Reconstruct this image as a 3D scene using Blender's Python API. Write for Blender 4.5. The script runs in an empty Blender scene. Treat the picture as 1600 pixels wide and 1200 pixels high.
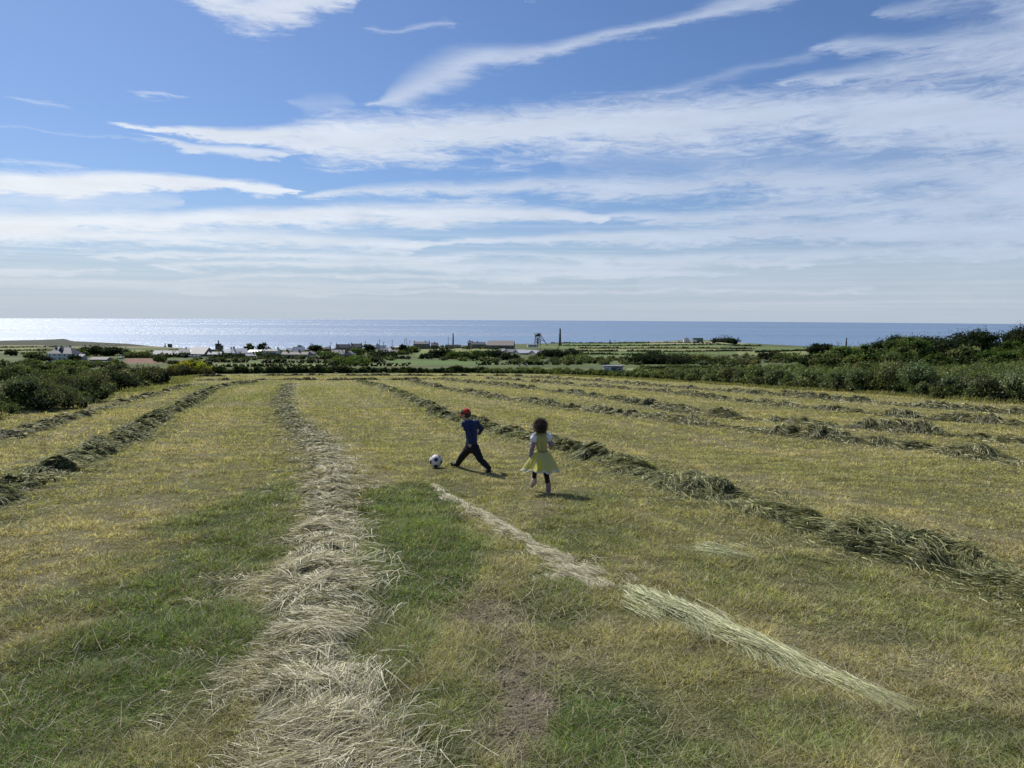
import bpy, bmesh, math, random
import numpy as np
from mathutils import Vector, Matrix
R = math.radians
rng = np.random.default_rng(7)
random.seed(7)
S = bpy.context.scene
COL = S.collection

# ------------------------------------------------------------------ camera
CAM_H, FPX = 1.70, 1209.0
PITCH, ROLL = R(5.04), R(0.32)
_f = np.array([0, math.cos(PITCH), -math.sin(PITCH)])
_r = np.array([1.0, 0, 0])
_u = np.array([0, math.sin(PITCH), math.cos(PITCH)])
_r2 = math.cos(ROLL) * _r + math.sin(ROLL) * _u
_u2 = -math.sin(ROLL) * _r + math.cos(ROLL) * _u
cam_d = bpy.data.cameras.new("camera"); cam = bpy.data.objects.new("camera", cam_d); COL.objects.link(cam)
cam.matrix_world = Matrix([[_r2[0], _u2[0], -_f[0], 0], [_r2[1], _u2[1], -_f[1], 0], [_r2[2], _u2[2], -_f[2], CAM_H], [0, 0, 0, 1]])
cam_d.sensor_width = 36; cam_d.lens = 36 * FPX / 1600
cam_d.clip_start = 0.05; cam_d.clip_end = 60000
S.camera = cam

# ------------------------------------------------------------------ light and exposure
SUN_AZ, SUN_EL = R(-39), R(46)          # azimuth from +Y towards +X
sl = bpy.data.lights.new("sun", 'SUN'); sun = bpy.data.objects.new("sun", sl); COL.objects.link(sun)
sl.energy = 5.0; sl.angle = R(0.55); sl.color = (1.0, 0.955, 0.88)
sd = Vector((math.sin(SUN_AZ) * math.cos(SUN_EL), math.cos(SUN_AZ) * math.cos(SUN_EL), math.sin(SUN_EL)))
sun.rotation_euler = sd.to_track_quat('Z', 'Y').to_euler()
S.view_settings.view_transform = 'Standard'; S.view_settings.look = 'None'
S.view_settings.exposure = 0.0; S.view_settings.gamma = 1.0
S.cycles.max_bounces = 5; S.cycles.diffuse_bounces = 2; S.cycles.transparent_max_bounces = 8
S.cycles.transmission_bounces = 3; S.cycles.glossy_bounces = 2
S.cycles.caustics_reflective = False; S.cycles.caustics_refractive = False


def cam_ray(px, py):
    d = _f * FPX + _r2 * (px - 800) + _u2 * (600 - py)
    return d / np.linalg.norm(d)


# ------------------------------------------------------------------ node helper
class NT:
    def __init__(s, nt): s.nt = nt; nt.nodes.clear()
    def n(s, t, **k):
        x = s.nt.nodes.new(t)
        for a, b in k.items(): setattr(x, a, b)
        return x
    def put(s, sock, v):
        if hasattr(v, 'links') or isinstance(v, bpy.types.NodeSocket): s.nt.links.new(v, sock)
        else: sock.default_value = v
    def m(s, op, a, b=0.0, c=0.0, clamp=False):
        x = s.n('ShaderNodeMath', operation=op); x.use_clamp = clamp
        for i, v in enumerate((a, b, c)): s.put(x.inputs[i], v)
        return x.outputs[0]
    def mix(s, f, a, b, t='MIX'):
        x = s.n('ShaderNodeMix', data_type='RGBA', blend_type=t)
        s.put(x.inputs[0], f); s.put(x.inputs[6], a); s.put(x.inputs[7], b)
        return x.outputs[2]
    def noise(s, vec, scale, detail=3.0, rough=0.5, dist=0.0, w=None):
        x = s.n('ShaderNodeTexNoise')
        if vec is not None: s.put(x.inputs['Vector'], vec)
        x.inputs['Scale'].default_value = scale; x.inputs['Detail'].default_value = detail
        x.inputs['Roughness'].default_value = rough; x.inputs['Distortion'].default_value = dist
        return x.outputs[0]
    def rng(s, v, a, b, c=0.0, d=1.0, smooth=True):
        x = s.n('ShaderNodeMapRange'); x.interpolation_type = 'SMOOTHSTEP' if smooth else 'LINEAR'
        s.put(x.inputs[0], v)
        for i, q in zip((1, 2, 3, 4), (a, b, c, d)): s.put(x.inputs[i], q)
        return x.outputs[0]
    def xyz(s, a, b, c=0.0):
        x = s.n('ShaderNodeCombineXYZ')
        for i, v in enumerate((a, b, c)): s.put(x.inputs[i], v)
        return x.outputs[0]


# ------------------------------------------------------------------ sky
world = bpy.data.worlds.new("World"); S.world = world; world.use_nodes = True
W = NT(world.node_tree)
sky = W.n('ShaderNodeTexSky'); sky.sky_type = 'NISHITA'; sky.sun_disc = False
sky.sun_elevation = SUN_EL; sky.sun_rotation = SUN_AZ; sky.altitude = 100
sky.air_density = 1.0; sky.dust_density = 0.6; sky.ozone_density = 2.2
tc = W.n('ShaderNodeTexCoord'); sep = W.n('ShaderNodeSeparateXYZ'); W.nt.links.new(tc.outputs['Generated'], sep.inputs[0])
X, Y, Z = sep.outputs
AZ = W.m('ARCTAN2', X, Y)
EL = W.m('ARCSINE', Z)
AZN = W.m('MULTIPLY_ADD', AZ, 1 / 1.8, 0.5, clamp=True)
vec = W.xyz(W.m('MULTIPLY', AZ, 3.0), W.m('MULTIPLY', EL, 16.0), 0.3)
wrp = W.m('SUBTRACT', W.noise(vec, 2.2, 6, 0.62), 0.5)
vecf = W.xyz(W.m('MULTIPLY', AZ, 12.0), W.m('MULTIPLY', EL, 60.0), 4.0)
fine = W.m('SUBTRACT', W.noise(vecf, 1.7, 8, 0.74, 0.9), 0.5)
vecs = W.xyz(W.m('MULTIPLY', AZ, 1.6), W.m('MULTIPLY', EL, 190.0), 9.0)
streaky = W.noise(vecs, 1.0, 4, 0.55)
ELW = W.m('ADD', EL, W.m('ADD', W.m('MULTIPLY', wrp, 0.034), W.m('MULTIPLY', fine, 0.012)))


def fcurve(inp, pts):
    fc = W.n('ShaderNodeFloatCurve'); W.put(fc.inputs['Value'], inp)
    c = fc.mapping.curves[0]
    fc.mapping.extend = 'HORIZONTAL'
    c.points[0].location = pts[0]; c.points[1].location = pts[-1]
    for p in pts[1:-1]: c.points.new(*p)
    for p in c.points: p.handle_type = 'AUTO_CLAMPED'
    fc.mapping.update()
    return fc.outputs[0]


def streak(pts, strength=1.0, soft=0.75, wisp=0.8):
    a, b = [], []
    for (x, y, h) in pts:
        d = cam_ray(x, y); az = math.atan2(d[0], d[1]); el = math.asin(d[2])
        d2 = cam_ray(x, y - h); el2 = math.asin(d2[2])
        un = az / 1.8 + 0.5
        a.append((un, el / 0.7 + 0.1)); b.append((un, (el2 - el) * 12))
    eps = 0.012
    b = [(b[0][0] - eps, 0.0)] + b + [(b[-1][0] + eps, 0.0)]
    vc = W.m('MULTIPLY', W.m('SUBTRACT', fcurve(AZN, a), 0.1), 0.7)
    w = W.m('ADD', W.m('MULTIPLY', fcurve(AZN, b), 1 / 12), 0.0004)
    t = W.m('DIVIDE', W.m('ABSOLUTE', W.m('SUBTRACT', ELW, vc)), w)
    t = W.m('ADD', t, W.m('MULTIPLY', fine, -wisp * 3.2))
    t = W.m('ADD', t, W.m('MULTIPLY', wrp, -wisp * 3.0))
    t = W.m('SUBTRACT', t, 0.12)
    on = W.rng(w, 0.0005, 0.0022)
    return W.m('MULTIPLY', W.rng(t, 1.0 + soft * 0.85, 1.0 - soft * 1.5, 0.0, strength), on)


ST = [
    ([(200, -14, 4), (300, -10, 14), (340, 4, 24), (390, 18, 28), (430, 12, 32), (470, -2, 26), (540, -18, 18)], .78, .8, .8),
    ([(592, 164, 5), (612, 157, 17), (660, 132, 25), (700, 110, 24), (760, 86, 14), (820, 82, 11), (900, 67, 8), (960, 55, 8), (1040, 38, 8), (1110, 15, 9), (1180, -1, 10), (1240, -14, 10)], .62, .95, .5),
    ([(190, 194, 2), (250, 202, 4), (300, 206, 7), (380, 212, 9), (450, 214, 18), (520, 216, 28), (620, 215, 32), (720, 211, 33), (800, 206, 32), (900, 200, 35), (1000, 195, 37), (1100, 190, 36), (1200, 185, 36), (1300, 180, 42), (1400, 180, 46), (1600, 190, 56), (1900, 200, 60)], .88, .6, .7),
    ([(215, 212, 1), (260, 222, 4), (310, 233, 7), (370, 236, 7), (430, 240, 5)], .7, .7, .8),
    ([(-200, 284, 15), (0, 286, 17), (100, 290, 17), (200, 285, 13), (300, 286, 10), (360, 289, 7), (400, 293, 8), (455, 295, 3)], .95, .5, .6),
    ([(-200, 315, 26), (0, 314, 22), (120, 312, 20), (260, 312, 10)], .4, 1.0, .4),
    ([(480, 304, 2), (560, 302, 8), (650, 300, 11), (750, 299, 12), (850, 291, 13), (950, 291, 15), (1050, 296, 17), (1150, 286, 22), (1250, 284, 20), (1350, 285, 22), (1450, 276, 26), (1600, 285, 40), (1900, 290, 50)], .72, .8, .9),
    ([(-200, 350, 14), (0, 350, 16), (150, 350, 17), (300, 345, 13), (420, 338, 12), (500, 336, 14), (600, 338, 17), (700, 336, 16), (800, 335, 13), (880, 337, 11), (935, 342, 4)], .93, .6, .6),
    ([(-200, 372, 14), (0, 368, 14), (200, 372, 11), (300, 370, 10), (400, 372, 12), (500, 376, 10), (620, 381, 7), (660, 382, 3)], .8, .8, .8),
    ([(940, 338, 3), (1000, 340, 7), (1100, 340, 9), (1200, 335, 14), (1350, 330, 20), (1500, 325, 28), (1750, 320, 40)], .72, .8, .8),
    ([(650, 380, 3), (750, 378, 4), (900, 373, 7), (1050, 368, 9), (1200, 362, 10), (1400, 362, 16), (1700, 365, 20)], .78, .6, .7),
    ([(160, 400, 3), (250, 399, 4), (400, 397, 4), (600, 400, 4), (800, 402, 5), (1000, 405, 7), (1200, 400, 10), (1350, 398, 12), (1600, 392, 6)], .7, .8, .9),
    ([(250, 416, 3), (450, 413, 6), (650, 412, 7), (800, 418, 6), (900, 420, 10), (1100, 415, 8), (1250, 414, 4)], .7, .8, .8),
    ([(-200, 421, 4), (0, 420, 4), (160, 420, 3)], .6, .8, .6),
    ([(300, 436, 3), (400, 434, 4), (600, 432, 3), (800, 430, 4), (1000, 428, 4), (1150, 430, 2)], .6, .8, .6),
    ([(-200, 443, 8), (0, 441, 7), (200, 444, 8), (420, 448, 6), (550, 448, 4), (700, 444, 3)], .5, .9, .6),
    ([(300, 457, 3), (500, 459, 3), (570, 459, 2), (800, 452, 3), (1050, 455, 2.4), (1350, 457, 2)], .5, .9, .3),
    ([(1290, 75, 5), (1350, 75, 13), (1430, 74, 13), (1500, 68, 20), (1750, 55, 45)], .62, 1.0, .8),
    ([(1230, 125, 3), (1300, 122, 10), (1400, 110, 16), (1500, 108, 28), (1750, 100, 60)], .66, 1.0, .8),
    ([(1390, 18, 8), (1430, 16, 12), (1460, 5, 16), (1520, -10, 22), (1700, 0, 40)], .45, 1.0, .9),
    ([(920, 160, 2), (1000, 151, 4), (1060, 137, 6), (1150, 112, 7), (1250, 90, 6), (1300, 78, 5)], .26, 1.0, .3),
    ([(900, 250, 18), (1000, 250, 30), (1200, 250, 50), (1400, 250, 110), (1600, 250, 170), (1900, 250, 200)], .27, 1.0, .5),
    ([(1020, 445, 14), (1200, 440, 22), (1500, 420, 40), (1900, 400, 60)], .28, 1.0, .4),
    ([(220, 147, 2), (250, 149, 3), (278, 154, 2)], .45, 1.0, .5),
    ([(30, 160, 2), (60, 166, 3), (90, 170, 2)], .35, 1.0, .5),
    ([(585, 45, 3), (610, 50, 4), (640, 43, 4), (690, 30, 5)], .32, 1.0, .6),
    ([(470, 160, 6), (500, 162, 10), (530, 160, 8)], .22, 1.0, .6),
    ([(15, 256, 3), (60, 256, 4), (110, 263, 5), (125, 267, 2)], .35, 1.0, .6),
]
dens = None
for (pts, st_, so, wi) in ST:
    a = streak(pts, st_, so, wi)
    dens = a if dens is None else W.m('SUBTRACT', W.m('ADD', dens, a), W.m('MULTIPLY', dens, a))
# thin layered veil low over the sea and elsewhere round the sky
low = W.m('MULTIPLY', W.rng(EL, 0.17, 0.06), W.rng(EL, -0.01, 0.02))
veil = W.m('MULTIPLY', W.rng(streaky, 0.42, 0.72), W.m('MULTIPLY', low, 0.34))
dens = W.m('SUBTRACT', W.m('ADD', dens, veil), W.m('MULTIPLY', dens, veil))
rest = W.m('MULTIPLY', W.rng(W.m('ABSOLUTE', AZ), 0.85, 1.2), W.rng(W.noise(vec, 1.2, 5, .6), 0.5, 0.75, 0, .7))
high = W.m('MULTIPLY', W.rng(EL, 0.5, 0.75), W.rng(W.noise(vec, 0.7, 5, .6), 0.52, 0.75, 0, .6))
dens = W.m('MAXIMUM', dens, W.m('MAXIMUM', rest, high), clamp=True)
# base blue and the milky air low down
milk = W.rng(EL, 0.16, -0.03, 0.0, 1.0)
base = W.n('ShaderNodeVectorMath', operation='MULTIPLY'); W.nt.links.new(sky.outputs[0], base.inputs[0]); base.inputs[1].default_value = (0.56, 0.69, 0.92)
SKYS = 0.10
skyc = W.mix(W.m('MULTIPLY', milk, 0.9), base.outputs[0], (0.51 / SKYS, 0.585 / SKYS, 0.70 / SKYS, 1))
toward = W.rng(AZ, 0.6, -0.7, 0.0, 1.0)
cl = W.mix(toward, (0.54 / SKYS, 0.63 / SKYS, 0.79 / SKYS, 1), (0.86 / SKYS, 0.90 / SKYS, 0.95 / SKYS, 1))
cl = W.mix(W.rng(EL, 0.09, 0.01), cl, (0.64 / SKYS, 0.70 / SKYS, 0.77 / SKYS, 1))
shade = W.m('MULTIPLY_ADD', W.noise(vec, 4.0, 4, .6), 0.30, 0.85)
clv = W.n('ShaderNodeVectorMath', operation='SCALE'); W.nt.links.new(cl, clv.inputs[0]); W.put(clv.inputs['Scale'], shade)
fin = W.mix(dens, skyc, clv.outputs[0])
bg = W.n('ShaderNodeBackground'); W.nt.links.new(fin, bg.inputs[0]); bg.inputs[1].default_value = SKYS
wo = W.n('ShaderNodeOutputWorld'); W.nt.links.new(bg.outputs[0], wo.inputs[0])
world.cycles.sampling_method = 'MANUAL'; world.cycles.sample_map_resolution = 512

# ------------------------------------------------------------------ numpy helpers
def _hash(ix, iy, iz=0, seed=0):
    h = (ix.astype(np.int64) * 374761393 + iy.astype(np.int64) * 668265263 + np.asarray(iz).astype(np.int64) * 2147483647 + seed * 974634777) & 0xffffffff
    h = ((h ^ (h >> 13)) * 1274126177) & 0xffffffff
    return ((h ^ (h >> 16)) & 0xffff) / 65535.0


def vnoise(x, y, seed=0):
    x = np.asarray(x, float); y = np.asarray(y, float)
    ix = np.floor(x); iy = np.floor(y); fx = x - ix; fy = y - iy
    fx = fx * fx * (3 - 2 * fx); fy = fy * fy * (3 - 2 * fy)
    a = _hash(ix, iy, 0, seed); b = _hash(ix + 1, iy, 0, seed); c = _hash(ix, iy + 1, 0, seed); d = _hash(ix + 1, iy + 1, 0, seed)
    return (a * (1 - fx) + b * fx) * (1 - fy) + (c * (1 - fx) + d * fx) * fy


def fbm(x, y, o=4, seed=0, g=0.5):
    s = 0; a = 1; t = 0
    for i in range(o):
        s = s + a * vnoise(np.asarray(x) * 2 ** i, np.asarray(y) * 2 ** i, seed + i * 17); t += a; a *= g
    return s / t


def noise3(p, seed=0):
    i = np.floor(p); f = p - i; f = f * f * (3 - 2 * f); r = 0
    for dx in (0, 1):
        for dy in (0, 1):
            for dz in (0, 1):
                w = (f[:, 0] if dx else 1 - f[:, 0]) * (f[:, 1] if dy else 1 - f[:, 1]) * (f[:, 2] if dz else 1 - f[:, 2])
                r = r + w * _hash(i[:, 0] + dx, i[:, 1] + dy, i[:, 2] + dz, seed)
    return r


def sstep(x, a, b):
    t = np.clip((np.asarray(x, float) - a) / (b - a), 0, 1)
    return t * t * (3 - 2 * t)


def make_mesh(name, V, F, mat, col=None, smooth=False, matidx=None):
    """V (n,3); F (m,k) or a list of such arrays"""
    me = bpy.data.meshes.new(name)
    Fs = F if isinstance(F, list) else [F]
    V = np.ascontiguousarray(V, dtype=np.float32)
    loops = np.concatenate([f.reshape(-1) for f in Fs]).astype(np.int32)
    cnt = np.concatenate([np.full(len(f), f.shape[1]) for f in Fs])
    st = np.concatenate([[0], np.cumsum(cnt)[:-1]]).astype(np.int32)
    me.vertices.add(len(V)); me.vertices.foreach_set('co', V.reshape(-1))
    me.loops.add(len(loops)); me.loops.foreach_set('vertex_index', loops)
    me.polygons.add(len(cnt)); me.polygons.foreach_set('loop_start', st)
    me.polygons.foreach_set('use_smooth', np.full(len(cnt), bool(smooth)))
    if matidx is not None: me.polygons.foreach_set('material_index', np.asarray(matidx, dtype=np.int32))
    me.update(calc_edges=True)
    if col is not None:
        a = me.attributes.new('Col', 'BYTE_COLOR' if len(V) > 400000 else 'FLOAT_COLOR', 'POINT')
        c = np.ones((len(V), 4), np.float32); c[:, :3] = col
        a.data.foreach_set('color', c.reshape(-1))
    for m in (mat if isinstance(mat, (list, tuple)) else [mat]): me.materials.append(m)
    return me


def obj(name, me, parent=None, label=None, category=None, group=None, kind=None):
    o = bpy.data.objects.new(name, me); COL.objects.link(o)
    if parent is not None: o.parent = parent
    if label: o['label'] = label
    if category: o['category'] = category
    if group: o['group'] = group
    if kind: o['kind'] = kind
    return o


def thing(name, label, category, loc, group=None, rz=0.0):
    o = obj(name, None, None, label, category, group); o.location = loc; o.rotation_euler = (0, 0, rz)
    return o


# ------------------------------------------------------------------ terrain heights
_SIL = [(-2500, 534), (-600, 532), (0, 532), (60, 530), (100, 529), (112, 533), (200, 537), (240, 541), (300, 545), (360, 547), (480, 546), (560, 544), (640, 542), (700, 540), (760, 539), (830, 537),
        (880, 536), (960, 535), (1020, 532), (1060, 531), (1130, 531), (1150, 535), (1200, 538), (1260, 541), (1400, 541), (1600, 541), (3600, 541)]
_saz, _se = [], []
for (x, y) in _SIL:
    d = cam_ray(x, y); _saz.append(math.atan2(d[0], d[1])); _se.append(d[2] / math.hypot(d[0], d[1]))
_saz = np.array(_saz); _se = np.array(_se)
RC = 1500.0
_lr = np.log([205.0, 300.0, 380.0, 600.0, 1000.0])
SLOPE = 0.065


def H(x, y):
    x = np.asarray(x, float); y = np.asarray(y, float)
    r = np.hypot(x, y) + 1e-6; az = np.arctan2(x, y)
    field = -SLOPE * y
    sil = np.interp(az, _saz, _se)
    e = [np.full_like(r, -.0733 + 1.7 / 205 * 0), np.full_like(r, -.0655), np.full_like(r, -.0590), np.full_like(r, -.0500), np.minimum(-.0410, sil - .003), sil]
    lr = np.log(np.clip(r, 150, RC)); K = np.concatenate([_lr, [math.log(RC)]])
    # field-plane elevation angle depends on azimuth; tie the first knot to it
    e0 = (-SLOPE * 205 * np.cos(az) - CAM_H) / 205
    e[0] = e0
    ee = e[0].copy()
    for i in range(5):
        t = np.clip((lr - K[i]) / (K[i + 1] - K[i]), 0, 1)
        ee = ee + (e[i + 1] - e[i]) * t
    far = ee * r + CAM_H
    w = sstep(r, 170, 250)
    z = field * (1 - w) + far * w
    z = np.where(y < -30, 1.95 + 0 * z, z)
    lat = 0.055 * np.clip(x - 25, 0, 75) * sstep(r, 30, 90) * (1 - sstep(r, 260, 420)) * sstep(az, .12, .4)
    z = z + lat
    und = (fbm(x / 60, y / 60, 3, 5) - .5) * 1.4 * sstep(r, 190, 320) * (1 - sstep(r, 1200, 1500) * .6)
    z = z + und + (fbm(x / 5, y / 5, 3, 9) - .5) * 0.16 * sstep(r, 1, 4)
    # cliffs down to the sea
    cr = RC * (1 + 0.03 * np.sin(az * 23) + .02 * np.sin(az * 61))
    k = sstep(r, cr, cr * 1.06)
    return z * (1 - k) + -130.0 * k


_T = np.geomspace(1.2, 4000, 5000)


def g(px, py):
    """point of the ground seen at a pixel of the 1600 x 1200 photograph"""
    d = cam_ray(px, py); P = np.array([0, 0, CAM_H]) + _T[:, None] * d
    s = P[:, 2] - H(P[:, 0], P[:, 1])
    i = np.argmax(s < 0)
    if s[i] >= 0: i = len(_T) - 1
    t = _T[i - 1] + (_T[i] - _T[i - 1]) * (s[i - 1] / (s[i - 1] - s[i] + 1e-9))
    p = np.array([0, 0, CAM_H]) + t * d; p[2] = H(p[0], p[1])
    return p


def at(px, py, Yd):
    d = cam_ray(px, py); t = Yd / d[1]
    return np.array([0, 0, CAM_H]) + d * t


def project(P):
    d = P - np.array([0, 0, CAM_H]); z = d @ _f
    z = np.where(z < 1e-3, 1e-3, z)
    return 800 + FPX * (d @ _r2) / z, 600 - FPX * (d @ _u2) / z, z


# ------------------------------------------------------------------ materials
def mat_new(name):
    m = bpy.data.materials.new(name); m.use_nodes = True
    return m, NT(m.node_tree)


def leaf_mat(name, trans=0.4, gloss=0.06, rough=0.45, tcol=(1.25, 1.2, .6)):
    m, N = mat_new(name)
    at_ = N.n('ShaderNodeAttribute'); at_.attribute_name = 'Col'
    d = N.n('ShaderNodeBsdfDiffuse'); N.put(d.inputs[0], at_.outputs[0])
    t = N.n('ShaderNodeBsdfTranslucent'); N.put(t.inputs[0], N.mix(1.0, at_.outputs[0], (*tcol, 1), 'MULTIPLY'))
    mx = N.n('ShaderNodeMixShader'); mx.inputs[0].default_value = trans
    N.nt.links.new(d.outputs[0], mx.inputs[1]); N.nt.links.new(t.outputs[0], mx.inputs[2])
    gl = N.n('ShaderNodeBsdfGlossy'); gl.inputs['Roughness'].default_value = rough; gl.inputs[0].default_value = (1, 1, 1, 1)
    m2 = N.n('ShaderNodeMixShader'); m2.inputs[0].default_value = gloss
    N.nt.links.new(mx.outputs[0], m2.inputs[1]); N.nt.links.new(gl.outputs[0], m2.inputs[2])
    o = N.n('ShaderNodeOutputMaterial'); N.nt.links.new(m2.outputs[0], o.inputs[0])
    return m


def pmat(name, col, rough=0.7, var=0.15, scale=3.0, metal=0.0, bump=0.0, spec=0.4, sheen=0.0):
    m, N = mat_new(name)
    b = N.n('ShaderNodeBsdfPrincipled')
    tcn = N.n('ShaderNodeTexCoord')
    n = N.noise(tcn.outputs['Object'], scale, 5, .6)
    k = N.m('MULTIPLY_ADD', n, 2 * var, 1 - var)
    v = N.n('ShaderNodeVectorMath', operation='SCALE'); v.inputs[0].default_value = col; N.put(v.inputs['Scale'], k)
    N.nt.links.new(v.outputs[0], b.inputs['Base Color'])
    b.inputs['Roughness'].default_value = rough; b.inputs['Metallic'].default_value = metal
    b.inputs['Specular IOR Level'].default_value = spec
    if bump:
        bp = N.n('ShaderNodeBump'); bp.inputs['Strength'].default_value = bump; bp.inputs['Distance'].default_value = 0.01
        N.put(bp.inputs['Height'], n); N.nt.links.new(bp.outputs[0], b.inputs['Normal'])
    o = N.n('ShaderNodeOutputMaterial'); N.nt.links.new(b.outputs[0], o.inputs[0])
    return m


M_GRASS = leaf_mat('grass_blades', .45, .02, .5)
M_HAY = leaf_mat('hay_stems', .30, .018, .55, (1.15, 1.08, .75))
M_LEAF = leaf_mat('leaves', .30, .008, .5)
# ground: vertex colour times fine grain
M_GROUND, N = mat_new('turf')
at_ = N.n('ShaderNodeAttribute'); at_.attribute_name = 'Col'
geo = N.n('ShaderNodeNewGeometry')
n1 = N.noise(geo.outputs['Position'], 9.0, 6, .7); n2 = N.noise(geo.outputs['Position'], 55.0, 3, .6); n3 = N.noise(geo.outputs['Position'], 0.9, 5, .65)
k = N.m('MULTIPLY', N.m('MULTIPLY_ADD', n1, 2.0, .0), N.m('MULTIPLY', N.m('MULTIPLY_ADD', n2, 1.0, .5), N.m('MULTIPLY_ADD', n3, .8, .6)))
v = N.n('ShaderNodeVectorMath', operation='SCALE'); N.put(v.inputs[0], at_.outputs[0]); N.put(v.inputs['Scale'], k)
b_ = N.n('ShaderNodeBsdfPrincipled'); N.nt.links.new(v.outputs[0], b_.inputs['Base Color']); b_.inputs['Roughness'].default_value = .95
b_.inputs['Specular IOR Level'].default_value = .15
bp = N.n('ShaderNodeBump'); bp.inputs['Strength'].default_value = .8; bp.inputs['Distance'].default_value = .06
N.put(bp.inputs['Height'], N.m('ADD', n1, n2)); N.nt.links.new(bp.outputs[0], b_.inputs['Normal'])
o_ = N.n('ShaderNodeOutputMaterial'); N.nt.links.new(b_.outputs[0], o_.inputs[0])

# ------------------------------------------------------------------ what grows where in the hay field
STRAW = np.array([.485, .43, .235]); OLIVE = np.array([.325, .325, .118]); GREEN = np.array([.115, .165, .038]); SOIL = np.array([.165, .142, .092])


def blob_w(x, y, px, py, rx, ry, seed=1):
    c = g(px, py); s = c[1] / FPX * rx
    c2 = g(px, py - ry * .5); c3 = g(px, py + ry * .5); sy = abs(c2[1] - c3[1])
    dx = (x - c[0]) / s; dy = (y - c[1]) / sy
    d = np.sqrt(dx * dx + dy * dy) + (fbm(x * 1.1, y * 1.1, 4, seed) - .5) * 1.5
    return 1 - sstep(d, .55, 1.25)


GB = [(60, 1120, 330, 150, 1), (240, 1020, 170, 110, 1), (330, 880, 110, 90, .85), (380, 790, 70, 60, .8), (280, 960, 120, 60, .9), (640, 800, 85, 70, .95), (660, 890, 100, 100, 1), (620, 1000, 90, 80, .8),
      (700, 1130, 110, 90, .8), (930, 1120, 130, 80, .95), (1000, 1190, 220, 60, .9), (870, 950, 60, 70, .75), (900, 830, 120, 45, .6), (1120, 880, 120, 60, .45), (1250, 1130, 160, 60, .6), (1500, 1150, 180, 90, .7),
      (1380, 970, 150, 50, .5), (20, 960, 70, 60, .6), (330, 603, 60, 12, .5), (400, 620, 60, 16, .4), (760, 1050, 60, 60, .5), (1290, 900, 120, 35, .45), (930, 780, 60, 16, .5)]
SB = [(760, 965, 60, 42, .62), (790, 1005, 55, 45, .7), (810, 1035, 50, 40, .75), (825, 1055, 50, 36, .95), (835, 1110, 55, 42, 1), (820, 1160, 55, 36, .9), (760, 1150, 45, 30, .5), (690, 930, 40, 14, .4), (860, 1190, 50, 26, .6), (1190, 1080, 20, 10, .5)]


_A = np.array([g(px_, py_)[:2] for (px_, py_) in [(484, 1330), (480, 1200), (470, 1000), (500, 830), (503, 745), (480, 687), (445, 645), (440, 620), (450, 600), (462, 590)]])


def field_colour(x, y):
    gr = np.zeros_like(x)
    for i, (a, b, c, d, s) in enumerate(GB): gr = np.maximum(gr, s * blob_w(x, y, a, b, c, d, 20 + i))
    so = np.zeros_like(x)
    for i, (a, b, c, d, s) in enumerate(SB): so = np.maximum(so, s * blob_w(x, y, a, b, c, d, 60 + i))
    n = fbm(x * .55, y * .45, 4, 3); m = fbm(x * 2.6 + 9, y * 2.6, 4, 4)
    u_ = x - np.interp(y, _A[:, 1], _A[:, 0]) + .5 * fbm(x * .3, y * .3, 2, 8)
    strip = .62 * (.5 + .5 * np.sin(u_ * 2 * math.pi / 3.0)) + .38 * (.5 + .5 * np.sin(u_ * 2 * math.pi / .95 + 1.0))
    f = np.clip(.40 + (n - .5) * 1.5 + (m - .5) * 1.2 + (strip - .5) * .95, 0, 1)
    f = f * (1 - .25 * sstep(y, 14, 60))
    c = OLIVE * (1 - f[:, None]) + STRAW * f[:, None]
    gg = np.clip(gr + (m - .55) * .5 * gr, 0, 1)[:, None]
    c = c * (1 - gg) + GREEN * gg
    return c, so * (.1 + 1.55 * fbm(x * 4.5 + 3, y * 4.5, 4, 6)), gg[:, 0]


# field outline on the ground
FIELD = np.array([g(x, y)[:2] for (x, y) in [(-700, 760), (-300, 690), (0, 643), (70, 632), (130, 622), (190, 612), (256, 600), (275, 590), (330, 585), (500, 584), (700, 583.5), (880, 585), (950, 589), (1120, 600),
                                             (1300, 611), (1450, 621), (1600, 631), (1900, 660), (2400, 720)]] + [[30, -20], [-30, -20]])


def inside(x, y, poly):
    c = np.zeros(x.shape, bool); n = len(poly); j = n - 1
    for i in range(n):
        xi, yi = poly[i]; xj, yj = poly[j]
        k = ((yi > y) != (yj > y)) & (x < (xj - xi) * (y - yi) / (yj - yi + 1e-12) + xi)
        c ^= k; j = i
    return c


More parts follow.
